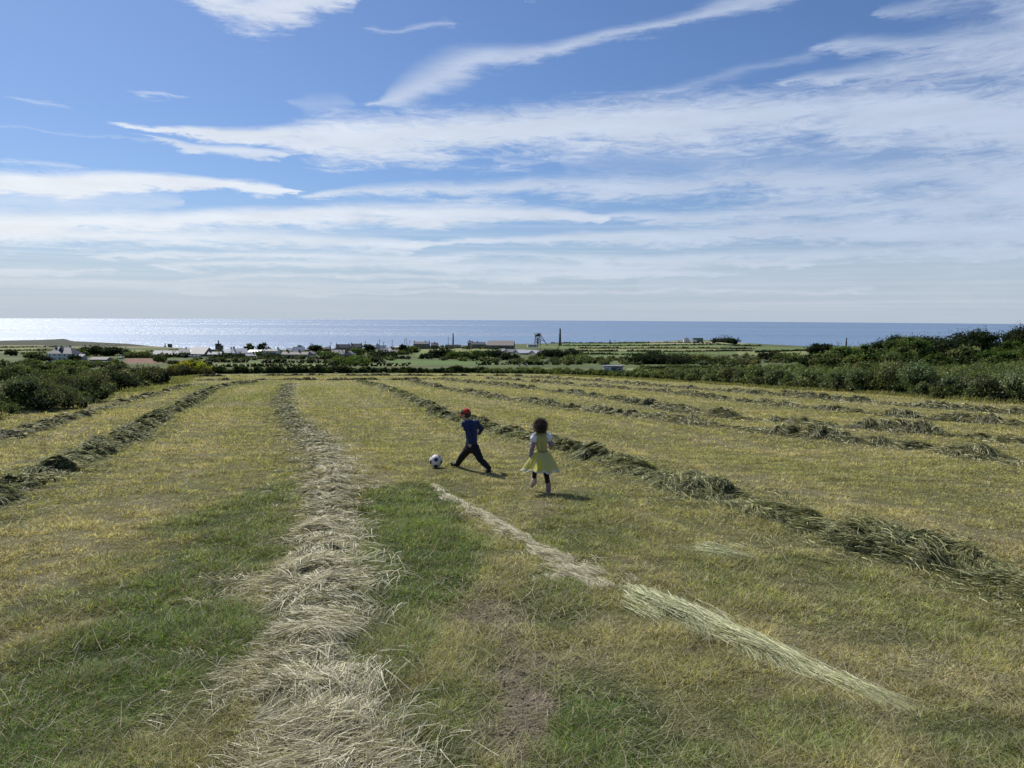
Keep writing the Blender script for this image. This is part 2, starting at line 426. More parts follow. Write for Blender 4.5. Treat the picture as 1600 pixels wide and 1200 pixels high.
def far_colour(x, y, z):
    """patchwork of far fields, as land cover; outlines given where they are seen"""
    n = fbm(x / 14, y / 14, 4, 31)[:, None]; n2 = fbm(x / 45, y / 45, 3, 33)[:, None]
    c = np.array([.06, .08, .028]) * (1 - n) + np.array([.13, .15, .06]) * n
    c = c * (.75 + .6 * n2)
    px, py, zz = project(np.stack([x, y, z], 1))
    def put(x0, x1, y0, y1, colr, soft=.5, slope=0.0):
        y0, y1 = y0 - .3, y1 + .3
        yy = py - slope * (px - x0)
        w = sstep(px, x0 - 3, x0 + 3) * (1 - sstep(px, x1 - 3, x1 + 3)) * sstep(yy, y0 - soft, y0 + soft) * (1 - sstep(yy, y1 - soft, y1 + soft)) * (y > 100)
        return w[:, None], np.array(colr)
    gs = (.12, .17, .055); ol = (.20, .22, .085); br = (.21, .125, .09); pal = (.27, .26, .15)
    dk = (py < 541) & (px < 760) & (y > 600); c = np.where(dk[:, None], c * .35 + np.array([.030, .028, .026]), c)
    for a in [(605, 775, 563.5, 569.5, (.10, .155, .045)), (655, 760, 545.5, 552.5, ol), (650, 760, 553, 557, gs), (195, 262, 560.5, 567, br), (0, 70, 539.5, 541.5, (.19, .18, .10)), (60, 330, 541.5, 543.5, (.20, .19, .10)), (0, 60, 543, 546, ol),
              (385, 408, 564.5, 567.5, gs), (300, 640, 568.5, 571.5, ol), (705, 765, 543, 547.5, ol), (880, 1180, 537, 539.8, gs), (860, 1130, 541.5, 543.5, ol), (900, 1120, 545.5, 548, ol), (905, 1190, 550.5, 553.5, gs),
              (1010, 1165, 533.5, 537, pal), (905, 1000, 555.5, 558, gs), (1150, 1290, 549, 555, ol), (980, 1160, 575.5, 578, ol), (20, 40, 574, 577, gs), (845, 900, 541, 543, gs), (1180, 1260, 543, 546, gs),
              (1250, 1560, 565, 575, (.09, .115, .04)), (0, 60, 548, 550.5, ol), (130, 240, 547, 549, ol)]:
        w, cc = put(*a); c = c * (1 - w) + cc * (.8 + .4 * n) * w
    return c


# ------------------------------------------------------------------ land and sea
def build_land():
    fr = np.arange(-44, 44.01, .22); rest = np.arange(48, 313, 6.0)
    th = np.radians(np.concatenate([fr, rest]))
    rr = [.25]
    while rr[-1] < RC * 1.09: rr.append(rr[-1] * 1.0085 + (.0 if rr[-1] < 200 else 0))
    rr = np.array(rr); nt, nr = len(th), len(rr)
    x = (rr[:, None] * np.sin(th)).reshape(-1); y = (rr[:, None] * np.cos(th)).reshape(-1)
    z = H(x, y); r = np.hypot(x, y)
    z = z + (fbm(x * 4, y * 4, 3, 12) - .5) * .035 * (1 - sstep(r, 10, 30))
    V = np.concatenate([np.stack([x, y, z], 1), [[0, 0, H(0, 0)]]])
    i = np.arange(nr - 1)[:, None] * nt; j = np.arange(nt); jn = (j + 1) % nt
    F = np.stack([i + j, i + nt + j, i + nt + jn, i + jn], -1).reshape(-1, 4)[:, ::-1]
    Fc = np.stack([np.full(nt, len(V) - 1), j, jn], 1)[:, ::-1]
    inn = inside(x, y, FIELD)
    near = inn
    c = np.zeros((len(V), 3))
    fc, so, gg = field_colour(x[near], y[near])
    thatch_shade = fc * (.42 + .20 * sstep(y[near], 20, 70))[:, None]  # ground under the blades darkened, gap shade put into its colour
    thatch_shade = thatch_shade * (1 - so[:, None]) + SOIL * so[:, None]
    c[:-1][near] = thatch_shade
    c[:-1][~near] = far_colour(x[~near], y[~near], z[~near])
    cl = (r > RC * .995)
    c[:-1][cl] = (.045, .042, .036); c[-1] = OLIVE
    return obj('ground', make_mesh('ground', V, [F, Fc], M_GROUND, c, True), kind='structure')


build_land()

M_SEA, N = mat_new('sea_water')
geo = N.n('ShaderNodeNewGeometry')
mp2 = N.n('ShaderNodeMapping'); mp2.inputs['Rotation'].default_value = (0, 0, R(3)); mp2.inputs['Scale'].default_value = (.10, 1, 1); N.nt.links.new(geo.outputs['Position'], mp2.inputs[0])
b_ = N.n('ShaderNodeBsdfPrincipled'); b_.inputs['Base Color'].default_value = (.14, .22, .33, 1)
b_.inputs['IOR'].default_value = 1.6; b_.inputs['Roughness'].default_value = .40
wv = N.n('ShaderNodeTexNoise'); N.put(wv.inputs['Vector'], geo.outputs['Position']); wv.inputs['Scale'].default_value = .14; wv.inputs['Detail'].default_value = 2
band = N.noise(mp2.outputs[0], .00075, 4, .55)
amp = N.rng(band, .44, .56, 1.3, 4.2)
sub = N.n('ShaderNodeVectorMath', operation='SUBTRACT'); N.nt.links.new(wv.outputs['Color'], sub.inputs[0]); sub.inputs[1].default_value = (.5, .5, .5)
sc_ = N.n('ShaderNodeVectorMath', operation='SCALE'); N.nt.links.new(sub.outputs[0], sc_.inputs[0]); N.put(sc_.inputs['Scale'], amp)
ml = N.n('ShaderNodeVectorMath', operation='MULTIPLY'); N.nt.links.new(sc_.outputs[0], ml.inputs[0]); ml.inputs[1].default_value = (1, 1, 0)
ad = N.n('ShaderNodeVectorMath', operation='ADD'); N.nt.links.new(ml.outputs[0], ad.inputs[0]); ad.inputs[1].default_value = (0, 0, 1)
nm = N.n('ShaderNodeVectorMath', operation='NORMALIZE'); N.nt.links.new(ad.outputs[0], nm.inputs[0]); N.nt.links.new(nm.outputs[0], b_.inputs['Normal'])
o_ = N.n('ShaderNodeOutputMaterial'); N.nt.links.new(b_.outputs[0], o_.inputs[0])


def build_sea():
    th = np.radians(np.arange(0, 360, 2)); rr = np.geomspace(900, 20000, 40); nt, nr = len(th), len(rr)
    x = (rr[:, None] * np.sin(th)).reshape(-1); y = (rr[:, None] * np.cos(th)).reshape(-1)
    V = np.stack([x, y, np.full_like(x, -113.3)], 1)
    i = np.arange(nr - 1)[:, None] * nt; j = np.arange(nt); jn = (j + 1) % nt
    F = np.stack([i + j, i + nt + j, i + nt + jn, i + jn], -1).reshape(-1, 4)[:, ::-1]
    return obj('sea', make_mesh('sea', V, F, M_SEA), kind='structure')


build_sea()

# ------------------------------------------------------------------ ribbons: blades, stems
def ribbons(P0, D, L, Wd, bend, col, segs=2, side=None, taper=.75, colvar=None):
    n = len(P0); D = D / np.linalg.norm(D, axis=1, keepdims=True)
    if side is None:
        side = np.cross(D, rng.normal(size=(n, 3)))
    side = side / (np.linalg.norm(side, axis=1, keepdims=True) + 1e-9)
    k = segs + 1; V = np.empty((n, k, 2, 3))
    for i in range(k):
        t = i / segs
        c = P0 + D * (L * t)[:, None] + bend * (L * t * t)[:, None]
        h = side * (Wd * .5 * (1 - taper * t))[:, None]
        V[:, i, 0] = c - h; V[:, i, 1] = c + h
    base = (np.arange(n) * k * 2)[:, None]
    F = np.concatenate([base + np.array([2 * i, 2 * i + 1, 2 * i + 3, 2 * i + 2]) for i in range(segs)])
    C = np.repeat(col, k * 2, axis=0)
    return V.reshape(-1, 3), F, C


def cat(parts):
    V, F, C = [], {}, []
    o = 0
    for v, f, c in parts:
        for ff in (f if isinstance(f, list) else [f]): F.setdefault(ff.shape[1], []).append(ff + o)
        V.append(v); C.append(c); o += len(v)
    return np.concatenate(V), [np.concatenate(F[k]) for k in F], np.concatenate(C)


# ------------------------------------------------------------------ the stubble grass
def soil_at(x, y):
    return field_colour(x, y)


def build_grass():
    parts = []
    bands = [(2.3, 5, 17000, 1), (5, 9, 8500, 1), (9, 16, 3000, 1), (16, 30, 800, 1), (30, 60, 160, 1), (60, 120, 26, 1), (120, 215, 5, 1)]
    for (a, b, dn, _) in bands:
        xm = b * .70 + 1.8
        n = int(dn * (b - a) * 2 * xm)
        y = rng.uniform(a, b, n); x = rng.uniform(-xm, xm, n)
        k = np.abs(x) < y * .70 + 1.8
        x, y = x[k], y[k]
        k = inside(x, y, FIELD); x, y = x[k], y[k]
        c, so, gg = field_colour(x, y)
        k = rng.random(len(x)) > sstep(so, .25, 1.0) * .92
        tuft = fbm(x * 3.2, y * 3.2, 3, 41)
        k &= rng.random(len(x)) < .35 + 1.1 * sstep(tuft, .3, .62)
        x, y, c, gg, tuft = x[k], y[k], c[k], gg[k], tuft[k]
        n = len(x); r = np.hypot(x, y)
        z = H(x, y) + (fbm(x * 4, y * 4, 3, 12) - .5) * .035 * (1 - sstep(r, 10, 30)) - .004
        L = (.017 + .030 * rng.random(n) + .026 * gg * rng.random(n) + .04 * (rng.random(n) < .012)) * (.6 + 1.0 * sstep(tuft, .35, .7)) * (1 + r * .012)
        wd = np.maximum(.0027, .00080 * r) * (.7 + .6 * rng.random(n))
        an = rng.uniform(0, 2 * math.pi, n); lean = .3 + 1.3 * rng.random(n)
        D = np.stack([np.cos(an) * lean, np.sin(an) * lean, np.ones(n)], 1)
        bend = np.stack([np.cos(an) * .5, np.sin(an) * .5, -.35 * np.ones(n)], 1) * rng.uniform(0, 1.2, n)[:, None]
        side = np.stack([-np.sin(an), np.cos(an), np.zeros(n)], 1) + rng.normal(size=(n, 3)) * .35
        # individual blades: dry, green, or in between
        dry = rng.random(n)
        u = rng.random(n)[:, None]
        strawc = np.array([.58, .52, .34]); deadc = np.array([.33, .26, .15])
        col = (c * (1 - gg[:, None]) + c * gg[:, None] * np.array([1.1, 1.2, 1.05])) * 1.35 * (np.interp(y, [8, 30], [.28, .70])[:, None] + np.interp(y, [8, 30], [1.5, .55])[:, None] * u ** 1.4)
        pd = (.22 * (1 - .7 * gg)) * np.interp(y, [8, 30], [1, .35])
        col = np.where((dry < pd)[:, None], strawc * (.7 + .6 * u), col)
        col = np.where(((dry > pd) & (dry < pd + .16))[:, None], deadc * (.6 + .7 * u), col)
        col = np.where((dry > .93 + .04 * (y > 15))[:, None], np.array([.24, .34, .07]) * (.7 + .6 * u), col)
        P = np.stack([x, y, z], 1)
        tw = (.55 + .75 * fbm(x * 5, y * 5, 2, 43))[:, None]
        parts.append(ribbons(P, D, L, wd, bend, col * tw, 2 if b <= 16 else 1, side, .8 if b <= 16 else .5))
        del P
    # loose cut stems lying about
    n = 17000
    y = 2.3 + 22 * rng.random(n) ** 1.4; x = rng.uniform(-1, 1, n) * (y * .72 + .5)
    k = (fbm(x * .8, y * .8, 3, 77) > .46); x, y = x[k], y[k]
    xs = rng.normal(.12, .35, 1500); ys = rng.uniform(2.8, 6.0, 1500); x = np.concatenate([x, xs]); y = np.concatenate([y, ys]); n = len(x)
    P = np.stack([x, y, H(x, y) + .02 + .02 * rng.random(n)], 1); an = rng.uniform(0, 2 * math.pi, n)
    D = np.stack([np.cos(an), np.sin(an), rng.uniform(-.08, .15, n)], 1); bend = rng.normal(size=(n, 3)) * np.array([.25, .25, .03])
    parts.append(ribbons(P, D, .04 + .26 * rng.random(n) ** 2, np.maximum(.0028, .0009 * y), bend, np.array([.50, .46, .30]) * rng.uniform(.5, 1.1, (n, 1)), 3, np.cross(D, [0, .3, 1.0]), .5))
    V, F, C = cat(parts)
    obj('stubble_grass', make_mesh('stubble_grass', V, F, M_GRASS, C), None, 'short mown stubble grass, green and straw coloured, all over the hay field', 'grass', kind='stuff')


build_grass()


# ------------------------------------------------------------------ rows of cut hay
def path_of(pts, hw, step=.08):
    P = np.array([g(x, y)[:2] for (x, y) in pts]); hw = np.array(hw, float)
    seg = np.hypot(*np.diff(P, axis=0).T); s = np.concatenate([[0], np.cumsum(seg)])
    m = max(8, int(s[-1] / step)); t = np.linspace(0, s[-1], m)
    q = np.stack([np.interp(t, s, P[:, 0]), np.interp(t, s, P[:, 1])], 1); w = np.interp(t, s, hw)
    kk = max(1, int(.7 / step))
    for _ in range(2):
        pad = np.pad(q, ((kk, kk), (0, 0)), 'edge'); ker = np.ones(2 * kk + 1) / (2 * kk + 1)
        q = np.stack([np.convolve(pad[:, i], ker, 'valid') for i in (0, 1)], 1)
    tg = np.gradient(q, axis=0); tg /= np.linalg.norm(tg, axis=1, keepdims=True) + 1e-9
    nr = np.stack([tg[:, 1], -tg[:, 0]], 1)
    return q, tg, nr, w, t


def hay_row(name, label, pts, hw, height, lump, pal, n_st, seed, group, along=.5, stem=(.15, .5), lumpscale=1.6, tuftdark=.5, ridge=0.0, category='hay row', sun_pale=.3):
    """a windrow: a lumpy mound with loose stems lying over it"""
    far = np.array([g(x, y)[1] for (x, y) in pts])
    step = .06 if far.min() < 15 else .15
    q, tg, nr, w, t = path_of(pts, hw, step)
    m = len(q); K = 13
    u = np.linspace(-1, 1, K)
    lum = fbm(t / lumpscale, t * 0 + seed, 3, seed, .6); lum = sstep(lum, .32, .68)
    hgt = height * (1 - lump + lump * 1.35 * lum) * np.minimum(1, np.minimum(t, t[-1] - t) / 1.0 + .15)
    wob = (fbm(t / 1.3, t * 0 + 5, 3, seed + 3) - .5) * .7
    ww = w * (.75 + .5 * fbm(t / .9, t * 0 + 8, 2, seed + 4)) * (1 - .25 * lump + .35 * lump * lum)

    def surf(ti, uu):
        """height over the ground of the mound at row index ti (float), cross coordinate uu"""
        h = np.interp(ti, np.arange(m), hgt); wv = np.interp(ti, np.arange(m), ww)
        cx = np.stack([np.interp(ti, np.arange(m), q[:, i]) for i in (0, 1)], 1); nn = np.stack([np.interp(ti, np.arange(m), nr[:, i]) for i in (0, 1)], 1)
        off = (uu + np.interp(ti, np.arange(m), wob) * .5) * wv
        x = cx[:, 0] + nn[:, 0] * off; y = cx[:, 1] + nn[:, 1] * off
        uc = uu - ridge
        prof = np.clip(1 - np.abs(uc) ** 2.2 / (1 + abs(ridge)), 0, 1) ** .8
        bumps = fbm(x * 4.5, y * 4.5, 4, seed + 7, .6)
        z = h * prof * (((.55, .85) if ridge else (.22, 1.5))[0] + ((.55, .85) if ridge else (.22, 1.5))[1] * sstep(bumps, .22, .8))
        return x, y, z
    TI, UU = np.meshgrid(np.arange(m), u, indexing='ij')
    x, y, z = surf(TI.reshape(-1).astype(float), UU.reshape(-1))
    gz = H(x, y); V = np.stack([x, y, gz + z * .86 - .012 - .03 * (np.abs(UU.reshape(-1)) > .99)], 1)
    i = np.arange(m - 1)[:, None] * K; j = np.arange(K - 1)
    F = np.stack([i + j, i + j + 1, i + K + j + 1, i + K + j], -1).reshape(-1, 4)
    pal = np.array(pal)
    nn_ = fbm(x * 3, y * 3, 3, seed + 9)[:, None]
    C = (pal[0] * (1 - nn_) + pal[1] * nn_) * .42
    parts = [(V, F, C)] if height > .07 else []
    # stems
    dist = np.hypot(q[:, 0], q[:, 1]); pdf = np.interp(dist, [0, 4, 10, 30, 200], [1, 1, .42, .10, .012]) * (.4 + ww / max(ww.max(), .01)); pdf /= pdf.sum()
    ti = rng.choice(m, n_st, p=pdf) + rng.random(n_st)
    uu = np.clip(rng.normal(0, 1, n_st) * np.where(rng.random(n_st) < .30, .95 if ridge else 1.25, .55), -2.4, 2.4)
    if ridge: uu = np.where(uu < 0, uu * 1.35, uu)
    x, y, z = surf(np.clip(ti, 0, m - 1), np.clip(uu, -1, 1)); 
    over = np.clip(np.abs(uu) - 1, 0, 1.4); ii = np.clip(ti.astype(int), 0, m - 1)
    x = x + nr[ii, 0] * np.sign(uu) * over * ww[ii]; y = y + nr[ii, 1] * np.sign(uu) * over * ww[ii]
    x = x + rng.normal(0, .02, n_st); y = y + rng.normal(0, .02, n_st)
    if ridge:   # bald places where the stubble shows through, most of all on the thin side
        gap = fbm(x * 3.6, y * 3.0, 4, seed + 31); kk = gap + rng.normal(0, .05, n_st) > .34 + .09 * np.clip(-uu, 0, 1.5)
        ti, uu, x, y, z, ii = ti[kk], uu[kk], x[kk], y[kk], z[kk], ii[kk]; n_st = len(x)
    if height < .07:   # thin streaks lie in wisps with gaps between them
        kk = (fbm(x * 9, y * 4.5, 4, seed + 30, .65) + rng.normal(0, .05, n_st) > .47 + .07 * np.clip(np.abs(uu), 0, 2))
        ti, uu, x, y, z, ii = ti[kk], uu[kk], x[kk], y[kk], z[kk], ii[kk]; n_st = len(x)
    r = np.hypot(x, y)
    zz = H(x, y) + z + .006 + .02 * rng.random(n_st) ** 2
    # direction: swirls of the combed hay, partly along the row
    th = fbm(x * 1.6, y * 1.6, 3, seed + 11) * 2 * math.pi * 1.6 + rng.normal(0, .45, n_st)
    sw = np.stack([np.cos(th), np.sin(th)], 1)
    d2 = tg[ii] * along + sw * (1 - along) + rng.normal(0, .12, (n_st, 2))
    d2 /= np.linalg.norm(d2, axis=1, keepdims=True) + 1e-9
    L = rng.uniform(stem[0], stem[1], n_st) * (.6 + .4 * rng.random(n_st)) * np.interp(r, [4, 30], [1, 1.25])
    dz = rng.uniform(-.05, .30, n_st) * np.minimum(1, height * 8)
    D = np.concatenate([d2, dz[:, None]], 1)
    side2 = np.stack([-d2[:, 1], d2[:, 0]], 1) * rng.normal(0, .17, n_st)[:, None]
    bend = np.concatenate([side2, -(.25 + np.abs(dz) * 1.1)[:, None] * np.minimum(1, .25 + height * 5)], 1)
    # shift so the stem's middle sits on the mound
    P = np.stack([x, y, zz], 1); P[:, :2] -= d2 * (L * .45)[:, None]; P[:, 2] = np.maximum(zz - .2 * z, H(P[:, 0], P[:, 1]) + .008)
    cl = fbm(x * 2.2, y * 2.2, 3, seed + 13); v = rng.random(n_st)
    mixk = np.clip((cl - .5) * 2.6 + .5 + rng.normal(0, .22, n_st), 0, 1)[:, None]
    col = pal[0] * (1 - mixk) + pal[1] * mixk
    if ridge:
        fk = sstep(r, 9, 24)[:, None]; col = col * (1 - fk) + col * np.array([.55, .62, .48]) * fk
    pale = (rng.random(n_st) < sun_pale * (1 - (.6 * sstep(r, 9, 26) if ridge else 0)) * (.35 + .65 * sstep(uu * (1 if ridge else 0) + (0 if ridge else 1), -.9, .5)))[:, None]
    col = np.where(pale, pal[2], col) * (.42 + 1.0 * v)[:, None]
    wd = np.maximum(.0028, .00082 * r) * (.6 + .7 * rng.random(n_st)) * (.62 if height < .07 else 1)
    side = np.cross(D, np.stack([rng.normal(0, .5, n_st), rng.normal(0, .5, n_st), np.ones(n_st)], 1))
    parts.append(ribbons(P, D, L, wd, bend, col, 3, side, .45))
    V, F, C = cat(parts)
    return obj(name, make_mesh(name, V, F, M_HAY, C), None, label, category, group)


PALE = [(.20, .20, .085), (.38, .35, .19), (.72, .68, .50)]
PALE2 = [(.24, .29, .12), (.44, .46, .23), (.74, .74, .48)]
DARK = [(.080, .100, .034), (.19, .20, .078), (.54, .53, .27)]
MIDH = [(.085, .10, .036), (.23, .225, .10), (.56, .53, .31)]
GR = 'rows of cut hay across the field'
ROW_PTS = {}


def row(key, pts): ROW_PTS[key] = pts; return pts


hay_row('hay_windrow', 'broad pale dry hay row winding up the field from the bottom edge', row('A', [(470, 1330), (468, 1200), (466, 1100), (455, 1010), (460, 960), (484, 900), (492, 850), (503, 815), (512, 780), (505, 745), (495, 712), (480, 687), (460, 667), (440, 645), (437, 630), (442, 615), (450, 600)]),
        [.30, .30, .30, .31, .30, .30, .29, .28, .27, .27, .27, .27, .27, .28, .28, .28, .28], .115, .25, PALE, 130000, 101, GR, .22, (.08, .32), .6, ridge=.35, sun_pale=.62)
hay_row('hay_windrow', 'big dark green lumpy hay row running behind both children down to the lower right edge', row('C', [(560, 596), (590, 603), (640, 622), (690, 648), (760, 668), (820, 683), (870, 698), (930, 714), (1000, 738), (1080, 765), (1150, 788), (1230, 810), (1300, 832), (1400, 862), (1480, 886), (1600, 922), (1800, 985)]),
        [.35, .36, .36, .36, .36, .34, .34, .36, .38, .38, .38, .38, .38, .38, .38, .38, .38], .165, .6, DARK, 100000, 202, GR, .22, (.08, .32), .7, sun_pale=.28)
hay_row('hay_swath', 'thin bleached streak of flattened hay starting just below the ball', row('B', [(672, 754), (700, 778), (720, 790), (780, 825), (850, 862), (910, 902), (962, 936)]), [.02, .05, .07, .09, .12, .16, .15], .035, .3, PALE, 15000, 303, None, .6, (.05, .22), .9, sun_pale=.75, category='hay row')
hay_row('hay_swath', 'bundle of long pale green stems tapering out toward the lower right of the field', row('B2', [(985, 922), (1010, 940), (1060, 968), (1120, 990), (1190, 1012), (1262, 1046), (1340, 1082), (1400, 1106), (1462, 1132)]), [.03, .08, .10, .09, .06, .05, .04, .04, .03], .05, .3, PALE2, 13000, 304, None, .93, (.25, .8), .9, sun_pale=.6, category='hay row')
hay_row('hay_scatter', 'small loose wisp of pale hay between the long bundle and the dark lumpy row', row('B3', [(1060, 845), (1100, 858), (1150, 868), (1210, 885)]), [.10, .16, .15, .06], .03, .3, PALE2, 1300, 305, None, .7, (.15, .4), .9, sun_pale=.4, category='hay row')
hay_row('hay_windrow', 'dark green hay row curving in from the left edge above the broad pale one', row('H', [(-200, 850), (-90, 806), (0, 772), (53, 752), (93, 731), (139, 712), (187, 693), (208, 676), (240, 659), (267, 645), (299, 627), (325, 611), (373, 600), (400, 597)]), [.4, .4, .38, .38, .36, .36, .36, .36, .38, .4, .42, .45, .5, .5], .17, .7, DARK, 50000, 404, GR, .22, (.08, .32), .7, sun_pale=.30)
hay_row('hay_windrow', 'thin greyish hay row nearest the left-hand bushes', row('I', [(-150, 718), (-60, 700), (13, 683), (67, 667), (115, 653), (155, 640), (197, 627), (240, 617), (283, 605), (320, 600)]), [.34] * 10, .14, .6, MIDH, 11000, 505, GR, .4, (.15, .4), 1.1, sun_pale=.4)
hay_row('hay_windrow', 'lumpy hay row first behind the dark green one on the right side', row('D', [(640, 595), (700, 609), (780, 622), (850, 632), (902, 638), (962, 648), (1037, 656), (1084, 663), (1140, 669), (1205, 676), (1272, 684), (1347, 692), (1417, 702), (1506, 711), (1581, 725), (1720, 744)]), [.42] * 16, .18, .7, MIDH, 40000, 606, GR, .45, (.15, .45), 1.2, sun_pale=.3)
hay_row('hay_windrow', 'lumpy hay row third from the right-hand hedge', row('E', [(690, 593), (780, 602), (850, 610), (962, 624), (1051, 641), (1131, 653), (1225, 660), (1281, 667), (1347, 671), (1441, 677), (1516, 685), (1600, 692), (1750, 704)]), [.46] * 13, .20, .7, MIDH, 34000, 707, GR, .45, (.15, .45), 1.25, sun_pale=.28)
hay_row('hay_windrow', 'lumpy hay row second from the right-hand hedge', row('F', [(760, 592), (900, 602), (1000, 610), (1122, 623), (1178, 630), (1250, 637), (1347, 646), (1420, 652), (1516, 660), (1600, 667), (1720, 676)]), [.5] * 11, .20, .7, MIDH, 32000, 808, GR, .45, (.15, .45), 1.25, sun_pale=.3)
hay_row('hay_windrow', 'ragged hay row closest to the foot of the right-hand hedge', row('G', [(800, 589), (920, 595), (990, 601), (1120, 611), (1272, 622), (1366, 630), (1460, 638), (1586, 647), (1700, 655)]), [.6] * 9, .22, .6, MIDH, 32000, 909, GR, .4, (.15, .45), 1.3, sun_pale=.35)
hay_row('hay_windrow', 'far hay row crossing the field end, just beyond the heads of the long rows', row('J', [(300, 595), (400, 594), (520, 594), (640, 594), (720, 592)]), [.5] * 5, .20, .8, MIDH, 5000, 910, GR, .45, (.3, .7), 1.6, sun_pale=.3)
hay_row('hay_windrow', 'farthest hay row along the foot of the dark hedge at the field end', row('K', [(300, 588.5), (450, 587.5), (600, 587), (760, 587.5), (880, 589)]), [.6] * 5, .24, .8, MIDH, 5000, 911, GR, .45, (.3, .8), 1.8, sun_pale=.3)


# crumbs of bare soil and small stones on the worn patch
def clods():
    r_ = np.random.default_rng(8); iv, if_ = ICO1S; V = []; F = []; C = []; o = 0
    y = r_.uniform(2.6, 6.5, 60000); x = r_.uniform(-1.0, 1.2, 60000)
    _, so, _ = field_colour(x, y); k = (so > .35) & (r_.random(len(x)) < .25); x, y = x[k], y[k]; n = len(x)
    s = .0022 + .009 * r_.random(n) ** 14; c = H(x, y)
    P = iv[None] * s[:, None, None] * (1 + r_.normal(0, .22, (n, len(iv), 3))) + np.stack([x, y, c + (fbm(x * 4, y * 4, 3, 12) - .5) * .035 + s * .3], 1)[:, None]
    F = (np.arange(n) * len(iv))[:, None, None] + if_[None]
    col = np.where((r_.random(n) < .12)[:, None], [.30, .26, .20], [.18, .15, .10]) * r_.uniform(.9, 1.3, (n, 1))
    obj('soil_crumbs', make_mesh('soil_crumbs', P.reshape(-1, 3), F.reshape(-1, 3), M_GROUND, np.repeat(col, len(iv), axis=0)), None, 'crumbs of dry brown earth on the worn bare patch', 'soil', kind='stuff')


_bm = bmesh.new(); bmesh.ops.create_icosphere(_bm, subdivisions=1, radius=1.0)
ICO1S = (np.array([v.co[:] for v in _bm.verts]), np.array([[l.index for l in f.verts] for f in _bm.faces])); _bm.free()
clods()

# ------------------------------------------------------------------ leafy growth
_ico = None


def ico(sub=1):
    bm = bmesh.new(); bmesh.ops.create_icosphere(bm, subdivisions=sub, radius=1.0)
    V = np.array([v.co[:] for v in bm.verts]); F = np.array([[l.index for l in f.verts] for f in bm.faces]); bm.free()
    return V, F


ICO1 = ico(1); ICO2 = ico(2)


def leaves(lobes, n, size, pal, seed=0, core=.66, flat=.75, up=.35, clump=1.0, hole=.30, sprig=.35):
    """leaf faces over a set of lobes (x,y,z,rx,ry,rz), with dark solid cores added inside to block light"""
    lobes = np.asarray(lobes, float); r_ = np.random.default_rng(seed)
    A = (lobes[:, 3] * lobes[:, 4] + lobes[:, 3] * lobes[:, 5]); i = r_.choice(len(lobes), n, p=A / A.sum())
    d = r_.normal(size=(n, 3)); d[:, 2] = np.abs(d[:, 2] + up * .5) * np.where(r_.random(n) < .22, -1, 1); d /= np.linalg.norm(d, axis=1, keepdims=True)
    rad = 1.06 - .30 * r_.random(n) ** 2
    P = lobes[i, :3] + d * lobes[i, 3:6] * rad[:, None]
    f = 1 / np.maximum(lobes[i, 3].mean() * .42, size * 1.5)
    nz = noise3(P * f + seed, seed) * .6 + noise3(P * f * 2.3, seed + 1) * .4
    P = P + d * ((nz - .5) * clump * lobes[i, 3] * .7)[:, None]
    k = nz > hole; P, d, i, nz = P[k], d[k], i[k], nz[k]; n = len(P)
    nm = d + r_.normal(size=(n, 3)) * .75; nm /= np.linalg.norm(nm, axis=1, keepdims=True)
    a = np.cross(nm, r_.normal(size=(n, 3))); a /= np.linalg.norm(a, axis=1, keepdims=True); b = np.cross(nm, a)
    s = size * (.5 + .9 * r_.random(n))[:, None]
    V = np.stack([P - a * s * .5, P - b * s * flat * .4 + a * s * .05, P + a * s * .55, P + b * s * flat * .4], 1).reshape(-1, 3)
    F = (np.arange(n) * 4)[:, None] + np.arange(4)
    pal = np.asarray(pal, float)
    q = np.clip(nz * 1.3 - .25 + r_.normal(0, .25, n) + (lobes[i, 5] * 0), 0, 1)[:, None]
    C = pal[0] * (1 - q) + pal[1] * q
    if len(pal) > 2: C = np.where((r_.random(n) < .12)[:, None], pal[2], C)
    hue = np.stack([r_.uniform(.88, 1.12, len(lobes)), r_.uniform(.95, 1.10, len(lobes)), r_.uniform(.75, 1.3, len(lobes))], 1) * r_.uniform(.70, 1.35, (len(lobes), 1))
    C = C * (.6 + .8 * r_.random((n, 1))) * hue[i]
    parts = [(V, F, np.repeat(C, 4, axis=0))]
    if sprig > 0:   # shoots that break the outline
        m = int(n * sprig / 6); q_ = r_.choice(n, m); dd = d[q_] + np.array([0, 0, .7]) + r_.normal(0, .3, (m, 3))
        L = lobes[i[q_], 3] * r_.uniform(.25, .75, m)
        tips = P[q_][:, None] + dd[:, None] / np.linalg.norm(dd, axis=1)[:, None, None] * (L[:, None] * np.linspace(.15, 1, 6))[:, :, None]
        tips = tips.reshape(-1, 3) + r_.normal(0, size * .22, (m * 6, 3)); K_ = len(tips)
        a2 = r_.normal(size=(K_, 3)); a2 /= np.linalg.norm(a2, axis=1, keepdims=True); b2 = np.cross(a2, r_.normal(size=(K_, 3))); b2 /= np.linalg.norm(b2, axis=1, keepdims=True); s2 = size * r_.uniform(.35, .8, (K_, 1))
        V2 = np.stack([tips - a2 * s2 * .5, tips - b2 * s2 * .28, tips + a2 * s2 * .5, tips + b2 * s2 * .28], 1).reshape(-1, 3)
        parts.append((V2, (np.arange(K_) * 4)[:, None] + np.arange(4), np.repeat(np.repeat(C[q_], 6, axis=0), 4, axis=0)))
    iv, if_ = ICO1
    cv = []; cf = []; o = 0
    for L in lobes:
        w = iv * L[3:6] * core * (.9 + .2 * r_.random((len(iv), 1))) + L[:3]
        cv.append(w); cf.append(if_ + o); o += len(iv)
    cv = np.concatenate(cv); parts.append((cv, np.concatenate(cf), np.tile(pal[0] * .5, (len(cv), 1))))  # added cores block light; inner shade put into their darkened colour
    return cat(parts)


